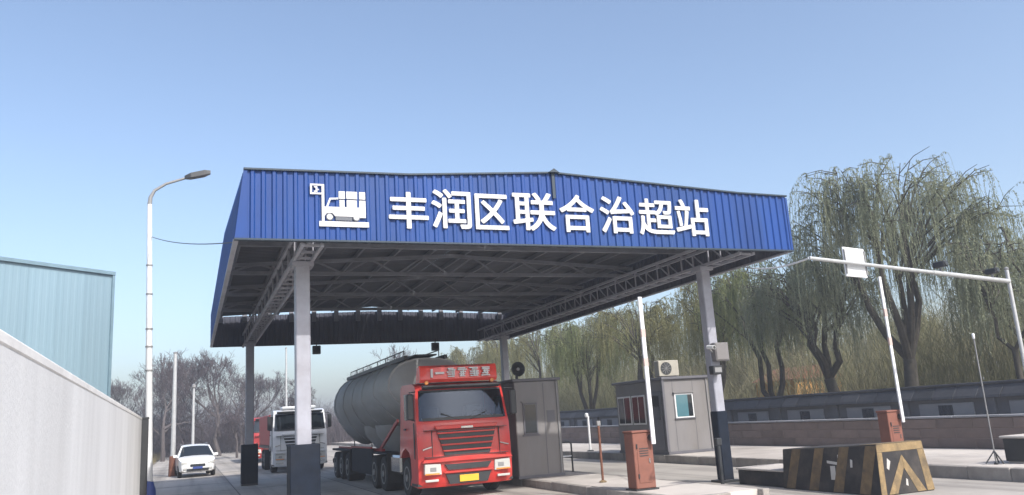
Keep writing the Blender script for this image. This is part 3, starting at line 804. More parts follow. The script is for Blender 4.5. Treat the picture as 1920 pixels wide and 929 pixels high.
car = thing('white_car', 'small white hatchback on the sunlit road left of canopy', 'car', (0.36, 43.0, 0), R(4))
st = [  # y, z_low, z_belt, z_roof, half width at belt, half width at roof
    (0.00, .42, .62, .64, .62, .50), (.06, .28, .74, .77, .74, .60), (.30, .24, .82, .87, .82, .70), (.75, .23, .88, .95, .845, .72), (1.05, .23, .92, 1.00, .85, .72),
    (1.70, .23, .96, 1.46, .85, .60), (2.05, .23, .97, 1.53, .85, .62), (2.9, .23, .98, 1.54, .85, .62), (3.5, .23, 1.0, 1.50, .84, .61), (3.95, .28, 1.0, 1.15, .80, .60), (4.05, .40, .9, 1.0, .70, .55)]
def car_ring(y, zl, zb, zr, hw, hr):
    h = [(hw * .80, zl), (hw * .96, zl + .06), (hw, (zl + zb) / 2 + .05), (hw * .985, zb), (hr + .02, zr - .035), (hr * .75, zr - .004), (hr * .3, zr + .012)]
    return [(x, y, z) for x, z in h] + [(-x, y, z) for x, z in h[::-1]]
rg = [car_ring(*s) for s in st]
body, scr, win, win2, rear = MB(), MB(), MB(), MB(), MB()
for b in (body, scr, win, win2, rear):
    for r_ in rg: b.v += r_
n = 14
for i in range(len(rg) - 1):
    for k in range(n):
        q = (i * n + k, i * n + (k + 1) % n, (i + 1) * n + (k + 1) % n, (i + 1) * n + k)
        if i == 4 and k in (4, 5, 6, 7, 8): scr.f.append(q)
        elif i == 8 and k in (4, 5, 6, 7, 8): rear.f.append(q)
        elif i in (4, 5, 6, 7) and k in (3, 9): (win if k == 3 else win2).f.append(q)
        else: body.f.append(q)
body.f.append(tuple(range(n))); body.f.append(tuple((len(rg) - 1) * n + k for k in range(n))[::-1])
body.build('body', 'car', car, smooth=True)
scr.build('windscreen', 'glass_dark', car, smooth=True); rear.build('rear_window', 'glass_dark', car, smooth=True)
for b in (win, win2): b.build('side_window', 'glass_dark', car, smooth=True)
for s in (-1, 1):
    MB().bar((s * .84, 1.08, .94), (s * .62, 1.72, 1.47), .07, .05).build('front_pillar', 'car', car)
    MB().prism([(s * .46, .60), (s * .44, .70), (s * .74, .76), (s * .76, .64)], 'y', .005, .16).build('headlight', 'lamp_glass', car, bevel=.01)
    MB().box(s * .56 - .09, -.005, .38, s * .56 + .09, .10, .46).build('fog_lamp', 'lamp_glass', car, bevel=.01)
    MB().box(s * .95 - .10, 1.25, .95, s * .95 + .10, 1.37, 1.08).build('door_mirror', 'car', car, bevel=.02)
    MB().tube([(s * .60, 2.0, 1.56), (s * .60, 3.4, 1.57)], .02, 6).build('roof_rail', 'grey_metal', car)
    MB().box(s * .70 - .1, 3.97, .75, s * .70 + .1, 4.02, .95).build('tail_light', 'red_bright', car)
    for y in (.85, 3.30): wheel(car, s * .86, y, .30, .19, s)
MB().box(-.34, -.035, .52, .34, .06, .63).build('grille', 'dark_metal', car, bevel=.01)
MB().box(-.50, -.015, .30, .50, .08, .42).build('air_intake', 'dark_metal', car, bevel=.01)
MB().box(-.22, -.05, .40, .22, -.02, .51).build('number_plate', 'blue_base', car)

# ------------------------------------------------------------------ booths, barriers, posts on the islands
bl = thing('guard_booth', 'grey guard booth with small dark window beside the red cab', 'booth', (9.2, 22.1, .2))
MB().box(-.72, -.7, 0, .66, .9, 2.66).build('booth_body', 'booth', bl, bevel=.02)
MB().box(-.78, -.76, 2.662, .72, .96, 2.74).build('roof_slab', 'booth_dark', bl, bevel=.015)
wd = MB().box(-.50, -.73, 1.18, -.06, -.702, 2.06).build('window', 'booth_dark', bl, bevel=.008)
MB().box(-.455, -.742, 1.225, -.105, -.732, 2.015).build('pane', 'glass_dark', wd)
MB().box(-.54, -.75, 2.063, -.02, -.702, 2.10).build('window_hood', 'booth', bl)
for x in (.16,): MB().box(x, -.708, .05, x + .02, -.701, 2.6).build('panel_seam', 'booth_dark', bl)
MB().box(-.74, -.72, -.0, .68, .92, .08).build('plinth', 'booth_dark', bl)
MB().box(-.54, -.74, 1.14, -.02, -.702, 1.175).build('window_sill', 'booth_dark', bl)
MB().tube([(.58, -.72, .08), (.58, -.72, 2.65)], .02, 8).build('conduit', 'grey_metal', bl)
MB().box(.24, -.712, 1.5, .48, -.702, 1.82).build('notice_sheet', 'booth_dark', bl)
ls = thing('loudspeaker', 'round black horn loudspeaker on top of the booth beside red cab', 'loudspeaker', (8.78, 21.75, 2.94))
MB().lathe([(.05, .34), (.07, .2), (.10, .12), (.20, .0), (.215, -.02), (.20, -.02), (.09, .10), (.001, .14)], 'y', (0, 0, .30), 22).build('horn', 'dark_metal', ls, smooth=True)
MB().lathe([(.05, -.01), (.03, -.03), (.001, -.035)], 'y', (0, 0, .30), 12).build('horn_core', 'grey_metal', ls, smooth=True)
MB().box(-.03, .1, 0, .03, .16, .22).build('bracket', 'dark_metal', ls)

br = thing('toll_booth', 'grey booth with teal window and roof air conditioner behind orange barrier cabinet', 'booth', (16.5, 26.6, .27))
MB().box(-.96, -1.7, 0, .96, 1.8, 2.58).build('booth_body', 'booth', br, bevel=.02)
MB().box(-1.06, -1.8, 2.582, 1.06, 1.9, 2.68).build('roof_slab', 'booth_dark', br, bevel=.015)
MB().box(-.985, -1.73, 0, .985, 1.83, .10).build('plinth', 'booth_dark', br)
wd = MB().box(-.55, -1.735, 1.22, .22, -1.702, 2.08).build('window', 'white_metal', br, bevel=.008)
MB().box(-.50, -1.745, 1.27, -.02, -1.737, 2.03).build('pane', 'glass_teal', wd)
MB().box(-.015, -1.745, 1.27, .17, -1.737, 2.03).build('pane', 'glass_dark', wd)
# long left side: dark door, framed windows
d = MB().box(-.995, -1.55, .12, -.962, -.55, 2.2).build('door', 'booth_dark', br, bevel=.008)
MB().box(-1.003, -1.40, 1.2, -.997, -.72, 2.05).build('pane', 'glass_dark', d)
MB().box(-1.02, -.70, 1.0, -.997, -.64, 1.08).build('handle', 'chrome', d)
for y0, y1 in ((-.40, .55), (.65, 1.65)):
    wd = MB().box(-.992, y0, 1.05, -.962, y1, 2.12).build('window', 'white_metal', br, bevel=.008)
    ym = (y0 + y1) / 2
    MB().box(-1.0, y0 + .06, 1.11, -.994, ym - .03, 2.06).build('pane', 'glass_dark', wd)
    MB().box(-1.0, ym + .03, 1.11, -.994, y1 - .06, 2.06).build('pane', 'glass_dark', wd)
MB().box(-1.03, -1.76, .1, -.94, -1.66, 2.58).build('corner_post', 'booth_dark', br)
MB().tube([(.84, -1.73, .1), (.84, -1.73, 2.57)], .022, 8).build('conduit', 'grey_metal', br)
for x in (-.58, .26): MB().box(x - .006, -1.706, .1, x + .006, -1.7005, 2.57).build('panel_seam', 'booth_dark', br)
MB().box(-.60, -1.79, 2.09, .27, -1.702, 2.125).build('window_hood', 'booth', br)
MB().box(-.60, -1.76, 1.185, .27, -1.702, 1.215).build('window_sill', 'booth_dark', br)
ac = thing('air_conditioner', 'cream air conditioner box on the roof of the teal windowed booth', 'air conditioner', (16.05, 25.35, 2.955))
MB().box(-.42, -.16, .03, .42, .18, .60).build('casing', 'cream', ac, bevel=.02)
MB().lathe([(.23, -.172), (.23, -.165)], 'y', (-.12, 0, .31), 24).build('fan_grille', 'dark_metal', ac)
for k in range(5):
    a = k * math.pi / 5
    MB().bar((-.12 - .2 * math.cos(a), -.18, .31 - .2 * math.sin(a)), (-.12 + .2 * math.cos(a), -.18, .31 + .2 * math.sin(a)), .012).build('grille_bar', 'grey_metal', ac)
for x in (-.3, .3): MB().box(x - .03, -.14, 0, x + .03, .16, .03).build('foot', 'dark_metal', ac)

def barrier(label, x, y, z, h, boom, lean, rz, sc=1.0):
    t = thing('boom_barrier', label, 'barrier', (x, y, z), rz, 'boom barriers')
    t.scale = (sc, sc, 1)
    MB().box(-.25, -.19, .03, .23, .19, h - .03).build('cabinet', 'orange', t, bevel=.015)
    MB().box(-.27, -.21, h - .028, .25, .21, h + .02).build('lid', 'orange', t, bevel=.012)
    MB().box(-.29, -.23, 0, .27, .23, .028).build('base_plate', 'dark_metal', t)
    MB().box(-.17, -.20, .15, .15, -.192, h - .25).build('service_door', 'orange', t, bevel=.004)
    MB().box(.10, -.215, .55, .125, -.201, .65).build('door_lock', 'chrome', t)
    for k in range(4): MB().box(-.12, -.206, h - .52 + k * .05, .10, -.201, h - .50 + k * .05).build('vent_slot', 'dark_metal', t)
    for z_ in (.25, h - .35): MB().box(-.185, -.212, z_, -.16, -.193, z_ + .09).build('hinge', 'dark_metal', t)
    MB().lathe([(.07, -.26), (.07, -.19)], 'y', (.19, 0, h - .14), 14).build('pivot', 'dark_metal', t)
    b = MB().bar((.19, -.30, h - .28), (.19 + lean * boom, -.30, h - .28 + boom), .095, .05, up=(0, 1, 0)).build('boom', 'white_metal', t, bevel=.008)
    for k in range(2):
        f0 = .52 + k * .2
        a = Vector((.19 + lean * boom * f0, -.30, h - .28 + boom * f0)); c = Vector((.19 + lean * boom * (f0 + .055), -.30, h - .28 + boom * (f0 + .055)))
        MB().bar(a, c, .101, .056, up=(0, 1, 0)).build('red_band', 'red_band', b)
    return t
barrier('faded orange barrier cabinet with raised white boom on island beside booths', 8.98 + .1, 15.75, .2, 1.22, 3.2, 0.0, 0)
barrier('faded orange barrier cabinet with raised boom behind the striped block', 15.75, 15.2, .27, 1.2, 3.55, -0.01, 0, .85)

def post(name, label, x, y, z, h, r, m, cat='post'):
    t = thing(name, label, cat, (x, y, z))
    MB().tube([(0, 0, .02), (0, 0, h)], r, 10).build('shaft', m, t, smooth=True)
    MB().lathe([(r * 3, 0), (r * 3, .025), (r * 1.5, .05)], 'z', n=12).build('foot', 'yellow' if m == 'rust' else 'dark_metal', t)
    return t
p = post('sign_post', 'thin rusty post with yellowish foot on island left of orange cabinet', 9.4, 18.2, .2, 1.35, .03, 'rust')
MB().box(-.05, -.04, 1.35, .05, .04, 1.47).build('head', 'grey_metal', p, bevel=.01)
p = post('sensor_post', 'slim dark post at foot of the right canopy column', 11.45, 16.2, 0, .95, .045, 'dark_metal')
MB().box(-.07, -.06, .95, .07, .06, 1.12).build('head', 'dark_metal', p, bevel=.015)
p = post('garden_lamp', 'small white bent lamp post on the pavement before boundary wall', 15.85, 31.6, .27, 1.45, .05, 'white_metal', 'lamp')
MB().lathe([(.001, 1.40), (.07, 1.43), (.085, 1.50), (.07, 1.57), (.001, 1.60)], 'z', (-.06, 0, 0), 14).build('globe', 'white_metal', p, smooth=True)
p = post('pavement_post', 'slender grey post with small white head near the right edge', 16.0, 12.75, .27, 2.7, .015, 'rim')
MB().lathe([(.02, 2.68), (.03, 2.72), (.03, 2.78), (.015, 2.80)], 'z', n=12).build('head', 'white_metal', p, smooth=True)
for a in range(3):
    an = a * 2.09 + .4
    MB().bar((0, 0, .28), (.20 * math.cos(an), .20 * math.sin(an), .02), .022).build('brace', 'dark_metal', p)
cb = thing('cable_cabinet', 'low dark cabinet with pale lid at the right edge', 'cabinet', (16.6, 12.45, .27))
MB().box(-.3, -.25, .04, .5, .3, .52).build('casing', 'dark_metal', cb, bevel=.015)
MB().box(-.34, -.29, .522, .54, .34, .57).build('lid', 'concrete', cb, bevel=.01)
MB().box(-.26, -.21, 0, .46, .26, .04).build('plinth', 'concrete', cb)
gr = thing('guard_rail', 'low grey hoop rail on the island right of the grey booth', 'rail', (10.35, 22.5, .2))
MB().tube([(-.30, 0, 0), (-.30, 0, .80), (-.24, 0, .86), (.24, 0, .86), (.30, 0, .80), (.30, 0, 0)], .028, 8).build('hoop', 'dark_metal', gr, smooth=True)
MB().tube([(-.30, 0, .45), (.30, 0, .45)], .02, 8).build('cross_bar', 'white_metal', gr)
# meter box and camera strapped to the right front column
mb_ = thing('meter_box', 'pale meter box strapped high on the right front column', 'box', (12.34, 17.08, 2.95))
MB().box(-.12, -.12, 0, .28, .08, .46).build('case', 'booth', mb_, bevel=.015)
MB().box(-.10, -.135, .03, .26, -.122, .43).build('cover', 'booth', mb_, bevel=.01)
cm = thing('surveillance_camera', 'small white camera beside the meter box on right column', 'camera', (12.08, 17.0, 3.28))
MB().tube([(0, -.20, 0), (0, .08, .03)], .05, 12).build('barrel', 'white_metal', cm, smooth=True)
MB().lathe([(.04, -.205), (.035, -.20)], 'y', (0, 0, 0), 12).build('lens', 'glass_dark', cm)
MB().bar((0, .02, -.02), (.16, .1, -.12), .03).build('bracket', 'grey_metal', cm)
ck = thing('camera_box', 'dark box hung below the meter box on right column', 'box', (12.22, 17.02, 2.62))
MB().box(-.14, -.08, 0, .14, .12, .22).build('case', 'dark_metal', ck, bevel=.02)
MB().box(-.10, -.09, .05, .10, -.082, .17).build('face_plate', 'grey_metal', ck)

# striped crash block and the low block behind it
cbk = thing('crash_block', 'concrete crash block with worn yellow and black stripes', 'barrier', (12.78, 13.5, 0))
bx0, bx1, by0, by1 = -.58, .58, -1.3, 1.4
f = .10
MB().loft([[(bx0 - f, by0 - .06, 0), (bx1 + f, by0 - .06, 0), (bx1, by0, .95), (bx0, by0, .95)], [(bx0 - f, by1, 0), (bx1 + f, by1, 0), (bx1, by1, .83), (bx0, by1, .83)]]).build('block', 'black', cbk, bevel=.015)
def face_pt(u, z, o=.006):           # u in 0..1 across the near end
    k = z / .95
    xa, xb = bx0 - f * (1 - k), bx1 + f * (1 - k)
    return (xa + (xb - xa) * u, by0 - .06 * (1 - k) - o, z)
def fstripe(pts, m='yellow'):
    a = [face_pt(u, z) for u, z in pts]; b = [face_pt(u, z, -.004) for u, z in pts]
    n = len(a)
    MB().add(a + b, [tuple(range(n)), tuple(range(2 * n - 1, n - 1, -1))] + [(k, n + k, n + (k + 1) % n, (k + 1) % n) for k in range(n)]).build('stripe', m, cbk)
fstripe([(.0, .80), (1, .80), (1, .945), (.0, .945)])
fstripe([(.86, .02), (1, .02), (1, .795), (.86, .795)])
fstripe([(0, .02), (.10, .02), (.10, .795), (0, .795)])
fstripe([(.14, .02), (.30, .02), (.50, .48), (.50, .72)]); fstripe([(.505, .72), (.505, .48), (.68, .02), (.84, .02)])
fstripe([(.48, .16), (.52, .14), (.53, .26), (.50, .28)], 'chalk'); fstripe([(.16, .50), (.20, .46), (.25, .62), (.19, .68)], 'chalk')
def side_pt(t, z, o=.006):
    zt = .95 + (.83 - .95) * t
    k = z * zt / .95
    x = bx0 - f * (1 - z)
    return (x - o, by0 - .06 * (1 - z) + (by1 - by0) * t, z * zt)
def sstripe(pts, m='shaded_yellow'):
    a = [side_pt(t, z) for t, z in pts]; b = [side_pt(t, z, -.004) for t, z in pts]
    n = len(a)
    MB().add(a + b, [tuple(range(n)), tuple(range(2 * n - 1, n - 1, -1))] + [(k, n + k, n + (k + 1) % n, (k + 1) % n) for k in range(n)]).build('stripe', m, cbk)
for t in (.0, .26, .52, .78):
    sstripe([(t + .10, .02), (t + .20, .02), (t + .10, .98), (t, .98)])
for pts in ([(.42, .28), (.47, .28), (.47, .58), (.42, .58)], [(.39, .60), (.50, .64), (.50, .70), (.39, .66)], [(.245, .55), (.265, .55), (.26, .72), (.24, .70)], [(.36, .74), (.385, .74), (.385, .82), (.36, .82)], [(.06, .5), (.09, .5), (.075, .75), (.05, .75)]):
    sstripe([(a, b) for a, b in pts], 'chalk')
MB().add([(bx0 + .004, by0 + .01, .9525), (bx1 - .004, by0 + .01, .9525), (bx1 - .004, by0 + .42, .9335), (bx0 + .004, by0 + .42, .9335), (bx0 + .004, by0 + .01, .956), (bx1 - .004, by0 + .01, .956), (bx1 - .004, by0 + .42, .937), (bx0 + .004, by0 + .42, .937)], [(0, 3, 2, 1), (4, 5, 6, 7), (0, 1, 5, 4), (1, 2, 6, 5), (2, 3, 7, 6), (3, 0, 4, 7)]).build('stripe', 'yellow', cbk)
lb = thing('low_block', 'low dark concrete block with pale top behind the crash block', 'block', (12.8, 15.75, 0))
MB().box(-.6, -.82, 0, .6, .85, .33).build('block', 'black', lb, bevel=.02)
MB().box(-.63, -.84, .332, .63, .88, .38).build('cap_slab', 'concrete', lb, bevel=.012)

# overhead gantry arm with white sign
gt = thing('gantry_arm', 'pale overhead pipe arm carrying a blank white sign', 'gantry', (18.2, 13.3, .27))
A0, A1 = Vector((0, 0, 4.07)), Vector((-7.75, -1.94, 4.13))
MB().tube([(0, 0, .05), (0, 0, 4.35)], [.05, .042], 14).build('post', 'galv', gt, smooth=True)
MB().lathe([(.22, 0), (.22, .04), (.13, .06)], 'z', n=14).build('foot', 'grey_metal', gt)
MB().tube([A0, A0.lerp(A1, .45)], [.056, .050], 12).build('arm', 'galv', gt, smooth=True)
MB().tube([A0.lerp(A1, .44), A1], [.042, .034], 12).build('arm_extension', 'galv', gt, smooth=True)
MB().lathe([(.05, 4.35), (.06, 4.38), (.02, 4.42)], 'z', n=12).build('cap', 'grey_metal', gt)
c = A0.lerp(A1, .80)
dv = (A1 - A0).normalized()
s0 = c - dv * -.34; s1 = c - dv * .38
bk = Vector((dv.y, -dv.x, 0)).normalized() * -.07
if bk.y < 0: bk = -bk
for_pts = []
def slab(p, q, z0, z1, th):
    t = bk.normalized() * th
    vs = [Vector((p.x, p.y, z0)), Vector((q.x, q.y, z0)), Vector((q.x, q.y, z1)), Vector((p.x, p.y, z1))]
    return MB().add(vs + [v + t for v in vs], [(0, 1, 2, 3), (7, 6, 5, 4), (0, 4, 5, 1), (1, 5, 6, 2), (2, 6, 7, 3), (3, 7, 4, 0)])
sg = slab(s0 + bk, s1 + bk, c.z - .25, c.z + .33, .03).build('sign_panel', 'white_metal', gt, bevel=.005)
slab(s0 + bk * .7 , s0 + bk * .7 - dv * .03, c.z - .2, c.z + .28, .02).build('sign_rail', 'grey_metal', gt)
slab(s1 + bk * .7 + dv * .03, s1 + bk * .7, c.z - .2, c.z + .28, .02).build('sign_rail', 'grey_metal', gt)
for k, lab in ((.40, 'small dark camera mounted midway along the overhead white pipe'), (.10, 'small dark camera mounted on white pipe near its post')):
    q = A0.lerp(A1, k)
    t = thing('traffic_camera', lab, 'camera', (18.2 + q.x, 13.3 + q.y, .27 + q.z + .07))
    MB().box(-.07, -.16, .06, .07, .14, .19).build('housing', 'dark_metal', t, bevel=.02)
    MB().lathe([(.045, -.175), (.045, -.16)], 'y', (0, 0, .125), 12).build('lens', 'glass_dark', t)
    MB().box(-.02, -.02, -.03, .02, .02, .06).build('bracket', 'grey_metal', t)
cable('pale sagging cable from overhead pipe end to the canopy', (18.2 - 7.75, 13.3 - 1.94, 4.40), (13.3, 16.9, 5.36), .12, .018, 'white_metal')

# ------------------------------------------------------------------ boundary wall and planter wall
pw = thing('planter_wall', 'low brown block planter wall along the pavement edge', 'wall', (20.1, 30, 0))
for row in range(3):
    me = MB().box(-.15, 0, 0, .15, 1.19, .265).mesh('wall_block', bevel=.012)
    for k in range(46):
        y = 8 + k * 1.2 + (row % 2) * .6
        obj('wall_block', me, 'stone_wall', pw, (random.Random(row * 99 + k).uniform(-.008, .008), y - 30, .27 + row * .275))
me = MB().box(-.19, 0, 0, .19, 1.49, .055).mesh('coping_slab', bevel=.01)
for k in range(37): obj('coping_slab', me, 'wall_panel', pw, (0, 8 + k * 1.5 - 30, 1.10))
MB().box(-.138, -22, 0, .138, 33, 1.09).build('wall_core', 'stone_wall', pw)
MB().box(.20, -22, 0, .66, 33, 1.0).build('planter_soil', 'soil', pw)
bw = thing('boundary_wall', 'grey boundary wall with dark tiled coping and lattice panels', 'wall', (20.95, 36, 0))
WY0, WY1 = 10, 100
MB().box(-.12, WY0 - 36, 0, .12, WY1 - 36, 1.62).build('wall_core', 'wall_grey', bw)
pm = MB().box(-.17, 0, .9, -.123, 1.9, 1.50).mesh('panel', bevel=.015)
lm = MB()
for i in range(5):
    lm.box(-.20, i * .11, 0, -.175, i * .11 + .03, .47); lm.box(-.196, 0, i * .11, -.178, .47, i * .11 + .03)
lm = lm.mesh('lattice', fix=False)
lk = MB().box(-.176, 0, 0, -.1715, .47, .47).mesh('lattice_back')
pier = MB().box(-.2, -.16, .0, .2, .16, 1.62).mesh('pier', bevel=.02)
for k in range(30):
    y = WY0 + .4 + k * 3.0
    obj('pier', pier, 'wall_grey', bw, (0, y - 36, 0))
    p = obj('panel', pm, 'wall_panel', bw, (0, y + .55 - 36, 0))
    obj('lattice_back', lk, 'lattice', p, (0, .7, .97)); obj('lattice', lm, 'lattice', p, (0, .7, .97))
cs = MB().prism([(-.30, 1.60), (-.26, 1.68), (0, 1.98), (.26, 1.68), (.30, 1.60)], 'y', 0, .74).mesh('coping_tile', bevel=.01)
for k in range(120): obj('coping_tile', cs, 'tile', bw, (0, WY0 + k * .75 - 36, random.Random(k).uniform(-.006, .006)))
rc = MB().tube([(0, 0, 2.0), (0, 1.49, 2.0)], .05, 8).mesh('ridge_tile', smooth=True)
for k in range(60): obj('ridge_tile', rc, 'tile', bw, (0, WY0 + k * 1.5 - 36, 0))

hut = thing('ochre_hut', 'small ochre hut glimpsed between willow trunks behind the wall', 'hut', (30.5, 35.2, 0))
MB().box(-1.6, -1.5, 0, 1.6, 1.6, 2.9).build('hut_wall', 'ochre', hut)
MB().prism([(-1.8, 2.9), (0, 3.6), (1.8, 2.9)], 'y', -1.7, 1.8).build('roof', 'red_tile', hut)
w_ = MB().box(-1.63, -.5, 1.2, -1.602, .4, 2.1).build('window', 'dark_metal', hut)
MB().box(-1.64, -.45, 1.25, -1.632, .35, 2.05).build('pane', 'glass_dark', w_)

# ------------------------------------------------------------------ earth bank behind the wall
bank = MB()
bx = [21.6, 24, 28, 33, 40, 60, 120]; bh = [0, .3, .7, 1.4, 2.2, 2.6, 2.0]
byy = list(np.arange(2, 150, 6.0))
rr = random.Random(4)
for y in byy:
    for x, h in zip(bx, bh): bank.v.append((x + rr.uniform(-.4, .4), y, max(-.01, h + rr.uniform(-.2, .2)) if h else -.03))
for j in range(len(byy) - 1):
    for i in range(len(bx) - 1):
        a = j * len(bx) + i
        bank.f.append((a, a + 1, a + 1 + len(bx), a + len(bx)))
tag(bank.build('earth_bank', 'soil', smooth=True), kind='structure')

# ------------------------------------------------------------------ trees
def strips(paths, widths, rs):
    """paths (n,k,3) -> thin vertical-ish ribbons with random facing"""
    n, k, _ = paths.shape
    ang = rs.uniform(0, math.pi, n)
    side = np.stack([np.cos(ang), np.sin(ang), np.zeros(n)], 1)[:, None, :] * widths[:, :, None]
    v = np.stack([paths - side, paths + side], 2).reshape(-1, 3)
    base = (np.arange(n) * k * 2)[:, None] + (np.arange(k - 1) * 2)[None, :]
    q = np.stack([base, base + 1, base + 3, base + 2], -1).reshape(-1, 4)
    return v, q

def willow(label, x, y, z0, H, Rd, seed, leaf='leaf_a', nst=1100, forks=3, fork_h=.26, lean=(0, 0), r0=.26, hang=1.0, trunk_m='bark'):
    rs = np.random.RandomState(seed)
    t = thing('willow_tree', label, 'tree', (x, y, z0), 0, 'willow trees behind the boundary wall')
    tb = MB()
    fh = H * fork_h
    base = [Vector((0, 0, -.3)), Vector((lean[0] * .3, lean[1] * .3, fh * .5)), Vector((lean[0], lean[1], fh))]
    tb.tube(base, [r0 * 1.2, r0, r0 * .86], 10)
    ends = []
    for i in range(forks):
        a = 2 * math.pi * (i + rs.uniform(-.25, .25)) / forks + seed
        sp = rs.uniform(.28, .62) * Rd
        p0 = base[-1]; top = Vector((p0.x + sp * math.cos(a), p0.y + sp * math.sin(a), H * rs.uniform(.76, .90)))
        pts = []
        for s in np.linspace(0, 1, 7):
            q = p0.lerp(top, s); b = math.sin(s * math.pi) * .10 * H
            pts.append(q + Vector((math.cos(a) * b * (.6 - s), math.sin(a) * b * (.6 - s), 0)) + Vector(rs.normal(0, .09, 3)) * (1 if 0 < s < 1 else 0))
        tb.tube(pts, list(np.linspace(r0 * .62, .045, 7)), 8)
        for j in range(11):
            s = rs.uniform(.35, 1.0) if j else 1.0
            f = s * 6; i0 = min(int(f), 5); q = pts[i0].lerp(pts[i0 + 1], f - i0)
            a2 = a + rs.uniform(-1, 1) * 4.2 / forks
            rho = Rd * math.sqrt(rs.uniform(.02, 1.0))
            e = Vector((base[-1].x + math.cos(a2) * rho, base[-1].y + math.sin(a2) * rho, H * (.58 + .40 * math.sqrt(max(0, 1 - (rho / (Rd * 1.04)) ** 2))) * rs.uniform(.93, 1.02)))
            f = min(6, max(1.5, 6 * (e.z / H - .15) * rs.uniform(.75, 1.0))); i0 = min(int(f), 5); q = pts[i0].lerp(pts[i0 + 1], f - i0); s = f / 6
            ln = (e - q).length
            mid = q.lerp(e, .55) + Vector((0, 0, .10 * ln)) + Vector(rs.normal(0, .12, 3))
            tb.tube([q, mid, e], [.05 * (1.4 - s * .6), .028, .012], 5, cap=False)
            ends.append((q, mid, e, a2))
            for _ in range(3):
                q3 = mid.lerp(e, rs.uniform(0, 1)); a3 = a2 + rs.uniform(-1.5, 1.5); l3 = rs.uniform(.15, .36) * Rd
                e3 = q3 + Vector((math.cos(a3) * l3, math.sin(a3) * l3, rs.uniform(-.04, .06) * H))
                m3 = q3.lerp(e3, .5) + Vector((0, 0, .12 * l3))
                tb.tube([q3, m3, e3], [.022, .015, .008], 4, cap=False)
                ends.append((q3, m3, e3, a3))
    tb.build('trunk', trunk_m, t, smooth=True, fix=False)
    # hanging shoots
    E = np.array([[list(a), list(b), list(c)] for a, b, c, _ in ends]); A = np.array([d for *_, d in ends])
    wgt = rs.gamma(2.2, 1.0, len(ends)) + .35; ix = rs.choice(len(ends), nst, p=wgt / wgt.sum()); s = rs.uniform(.15, 1.0, nst)[:, None]
    P = np.where(s < .55, E[ix, 0] + (E[ix, 1] - E[ix, 0]) * s / .55, E[ix, 1] + (E[ix, 2] - E[ix, 1]) * (s - .55) / .45)
    ang = A[ix] + rs.normal(0, .9, nst)
    out = np.stack([np.cos(ang), np.sin(ang)], 1)
    L = rs.uniform(.10, .40, nst) * rs.uniform(.55, 1.25, len(ends))[ix] * H * hang
    L = np.minimum(L, np.maximum(.45, P[:, 2] - H * rs.uniform(.34, .52, nst)))
    rise = rs.uniform(.03, .30, nst) * L; reach = rs.uniform(.05, .22, nst) * L + .12
    K = 14
    u = np.linspace(0, 1, K)[None, :]
    path = np.zeros((nst, K, 3))
    ho = 1 - np.exp(-3.2 * u)
    path[:, :, 0] = P[:, 0:1] + out[:, 0:1] * reach[:, None] * ho + rs.normal(0, .015, (nst, K)).cumsum(1)
    path[:, :, 1] = P[:, 1:2] + out[:, 1:2] * reach[:, None] * ho + rs.normal(0, .015, (nst, K)).cumsum(1)
    path[:, :, 2] = P[:, 2:3] + rise[:, None] * np.sin(np.clip(u * 3.2, 0, math.pi)) - L[:, None] * u ** 1.35
    v1, q1 = strips(path, np.full((nst, K), .006), rs)
    # leaves
    nl = 27
    uu = rs.uniform(.05, 1, (nst, nl)); f = uu * (K - 1); i0 = np.minimum(f.astype(int), K - 2); fr = (f - i0)[..., None]
    r = np.arange(nst)[:, None]
    lp = path[r, i0] * (1 - fr) + path[r, i0 + 1] * fr
    lp = lp.reshape(-1, 3); n = len(lp)
    a = rs.uniform(0, 2 * math.pi, n); ll = rs.uniform(.07, .15, n); lw = rs.uniform(.010, .020, n)
    d = np.stack([np.cos(a) * .55, np.sin(a) * .55, -np.ones(n) * rs.uniform(.3, 1.2, n)], 1); d /= np.linalg.norm(d, axis=1)[:, None]
    sd = np.stack([-np.sin(a), np.cos(a), rs.normal(0, .4, n)], 1); sd /= np.linalg.norm(sd, axis=1)[:, None]
    v = np.stack([lp, lp + d * ll[:, None] * .5 + sd * lw[:, None], lp + d * ll[:, None], lp + d * ll[:, None] * .5 - sd * lw[:, None]], 1).reshape(-1, 3)
    q = np.arange(n * 4).reshape(-1, 4)
    obj('crown', np_mesh('crown', np.concatenate([v1, v]), np.concatenate([q1, q + len(v1)])), leaf, t)
    return t

WB = 'willow trees behind the boundary wall'
willow('tallest grey green willow with forked trunk behind the white sign arm', 24.0, 22.0, .3, 10.5, 3.8, 11, 'leaf_b', 1800, 5, .26, (.2, 0), .25)
willow('willow with curved trunk left of the tallest one, behind the gantry', 24.0, 25.4, .3, 7.7, 2.9, 5, 'leaf_b', 950, 4, .30, (-.2, .3), .24)
willow('double trunked willow behind the striped block and ochre hut', 23.8, 29.2, .3, 8.6, 2.7, 8, 'leaf_a', 900, 3, .14, (.1, 0), .22)
willow('leaning willow just right of the right canopy column', 24.0, 33.9, .3, 8.4, 2.7, 21, 'leaf_c', 950, 3, .22, (.3, 0), .22)
willow('yellowish willow behind the teal windowed booth and its air conditioner', 24.2, 40.6, .3, 8.5, 2.8, 33, 'leaf_c', 1200, 3, .2, (0, .2), .22)
willow('fan shaped green willow between the two booths', 24.0, 47.5, .3, 8.0, 3.1, 41, 'leaf_a', 1350, 5, .12, (0, 0), .22)
willow('thin young willow at the far right edge behind the wall', 23.5, 17.4, .3, 6.6, 2.0, 52, 'leaf_b', 600, 2, .4, (0, 0), .10)
willow('greyish willow right of the tallest one by the photo edge', 29.0, 20.4, .6, 6.6, 2.6, 63, 'leaf_b', 500, 3, .25, (0, 0), .18)
